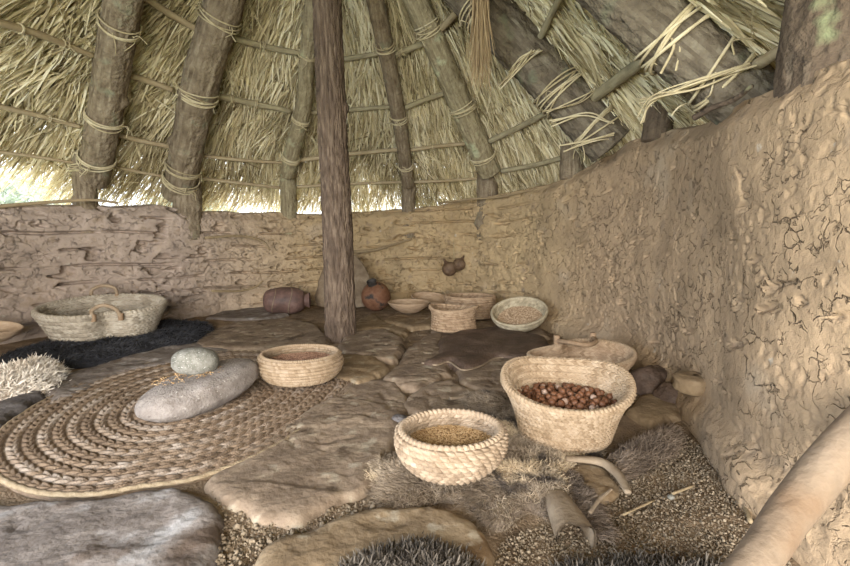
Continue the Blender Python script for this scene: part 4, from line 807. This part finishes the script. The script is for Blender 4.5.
def sack():
    o = empty('leather_sack', (-.90, 4.92, 0), 'tan leather sack leaning on the wall behind the centre pole', 'bag'); th = np.linspace(0, 2*PI, 72, endpoint=False); ti = np.linspace(0, 1, 50); TH, TI = np.meshgrid(th, ti, indexing='ij')
    wx = np.interp(TI, [0, .04, .2, .5, .8, .97, 1], [.12, .29, .33, .29, .20, .12, .0]); wy = np.interp(TI, [0, .04, .2, .5, .8, .97, 1], [.03, .09, .12, .08, .05, .03, 0.])
    fo = 1+.10*np.sin(TH*5+TI*4)*(.3+.7*TI)+.05*fbm(np.cos(TH)*2, np.sin(TH)*2, TI*4, 2); V = np.stack([wx*fo*np.cos(TH), wy*fo*np.sin(TH)+0+.14*TI, .60*TI], -1)
    link('body', mesh('body', V.reshape(-1, 3), grid_faces(72, 50, True)), M['leather'], o); t = np.linspace(0, 2*PI, 40)
    v, f = tube(np.stack([.10*np.cos(t), .125+.045*np.sin(t), .49+0*t], -1), .007, 8, caps=False); link('tie', mesh('tie', v, f), M['hide_brown'], o)
sack()
# two dried bulbs hanging from the back wall
u = near_u((.33, 5.1)); hp = D(454, 240, 4.98)
o = empty('hanging_gourds', tuple(hp), 'pair of small brown dried gourds hanging on the back wall', 'gourd')
for dx, dz, r, s in ((-.05, -.32, .082, 1), (.06, -.27, .070, 2)):
    v, f = lathe([(.001, -r), (r*.6, -r*.8), (r, -.1*r), (r*.8, r*.6), (r*.3, r*1.0), (r*.12, r*1.5), (.001, r*1.6)], 40, amp=.06, seed=s); b = link('gourd', mesh('gourd', v, f), M['onion'], o); b.location = (dx, .02, dz); b.rotation_euler = (0, -.5*np.sign(dx)*-1, 0)
v, f = tube(spline([(0, .05, .0), (0, .02, -.1), (0, .0, -.22)], 12), .004, 6); link('string', mesh('string', v, f), M['rope'], o)

# nuts, every one its own
def nuts():
    def nutmesh(nm, m):
        th = np.linspace(0, 2*PI, 14, endpoint=False); P = np.array([(.0005, -.0115), (.008, -.009), (.0135, -.001), (.012, .006), (.006, .0115), (.0005, .0145)]); V = np.stack([P[None, :, 0]*np.cos(th)[:, None], P[None, :, 0]*np.sin(th)[:, None], np.zeros((14, 1))+P[None, :, 1]], -1)
        me = mesh(nm, V.reshape(-1, 3), grid_faces(14, 6, True)); me.materials.append(M[m]); return me
    A = nutmesh('nut', 'nut'); B = nutmesh('nut_pale', 'nut_pale'); proto = {}
    pts = []; ca, sa = math.cos(-.18), math.sin(-.18); tries = 0
    while len(pts) < 230 and tries < 60000:
        tries += 1; q = rng.uniform(0, 2*PI); r = math.sqrt(rng.uniform(0, 1)); x = r*.187*math.cos(q); y = r*.160*math.sin(q)
        z = .150+.018*(1-r*r)+(.014 if len(pts) >= 120 else 0)
        if all((x-a)**2+(y-b)**2+(z-c)**2 > .0225**2 for a, b, c in pts): pts.append((x, y, z))
    for x, y, z in pts:
        pale = rng.uniform() < .10; me = B if pale else A
        if pale not in proto:
            o = link('hazelnut', me, label='pale greyish nut among the brown ones in the big basket' if pale else 'glossy brown nut in the heap inside the big basket', cat='nut', group='pale nuts in the big basket' if pale else 'brown nuts in the big basket'); proto[pale] = o
        else: o = proto[pale].copy(); COL.objects.link(o)
        o.location = (bx+ca*x-sa*y, by+sa*x+ca*y, z+.002); o.rotation_euler = tuple(rng.uniform(0, 6.28, 3)); s = rng.uniform(.82, 1.08); o.scale = (s, s, s)
nuts()
cr = contents('nut_heap', (bx, by, 0), (.188, .16), .142, 'nut', 'bed of brown nuts under the top layer in the big basket', 'nuts', 10, .01, 9, -.18, mound=.014)

# curved pale branch in the bottom right corner
P = [(.16, .48, .03), (.35, .60, .14), D(748, 572, .70), D(795, 506, .80), D(852, 438, .87), D(920, 372, .92)]
Q = spline(P, 150); v, f = tube(Q, np.interp(np.linspace(0, 1, 150), [0, .4, .7, 1], [.026, .030, .038, .038]), 48, .03, 3, 5, seed=4., knots=2)
link('bent_branch', mesh('bent_branch', v, f), M['wood_branch'], label='smooth peeled bent branch rising across the bottom right corner', cat='branch')

# stones and fur tucked along the foot of the right wall
blob('wall_stone', tuple(D(655, 385, 2.15)+Vector((0, .05, -.03))), (.10, .10, .11), (0, 0, .3), 'hide_brown', 'dark rounded stone at the wall foot beside the pinched basket', 'stone', 8, .2, 2.6)
blob('wall_stone', tuple(D(672, 398, 2.0)+Vector((0, .0, -.02))), (.065, .08, .09), (0, 0, .9), 'hide_brown', 'dark jagged stone at the wall foot right of the nut basket', 'stone', 9, .22, 2.4)
blob('wall_block', tuple(D(695, 383, 1.80)), (.085, .07, .035), (.1, .0, .2), 'stone_ochre', 'pinkish flat stone jutting out of the right wall foot', 'stone', 10, .12, 4)
blob('pebble', tuple(G(671, 497, .012)), (.010, .008, .007), (0, 0, .2), 'pebble', 'small pale pebble lying alone on the gravel', 'stone', 12, .1)
blob('black_stone', tuple(G(400, 419, .025)), (.035, .028, .018), (0, 0, -.2), 'stone_dark', 'small black stone just left of the chunky braided basket', 'stone', 14, .2)

# ---------------------------------------------------------------- greenery outside, seen under the eaves
def shrub(loc, r, h, label, n=3500):
    o = empty('shrub', loc, label, 'shrub', 'bushes outside the hut'); v, f = tube(spline([(0, 0, 0), (.05, 0, h*.4), (0, .1, h*.7)], 12), .06, 8); link('stem', mesh('stem', v, f), M['bark'], o)
    d = rng.normal(size=(n, 3)); d /= np.linalg.norm(d, axis=1)[:, None]; k = 1+.3*fbm(d[:, 0]*2+loc[0], d[:, 1]*2, d[:, 2]*2, 2); P = d*(k*rng.uniform(.5, 1, n))[:, None]*np.array([r, r, h*.5])+np.array([0, 0, h*.55]); P[:, 2] = np.maximum(P[:, 2], .1)
    v, f, q = blades(P, rng.normal(size=(n, 3)), np.full(n, .16), np.full(n, .08), np.zeros((n, 3)), rng.uniform(0, 1, n), 1); link('foliage', mesh('foliage', v, f, False, q), M['leaf'], o)
shrub((-9.5, 10.0, -.06), 1.5, 2.3, 'washed-out green bush outside, at the far left under the eaves')
shrub((-6.2, 12.0, -.06), 1.2, 2.1, 'washed-out green bush outside, nearer the leftmost post')
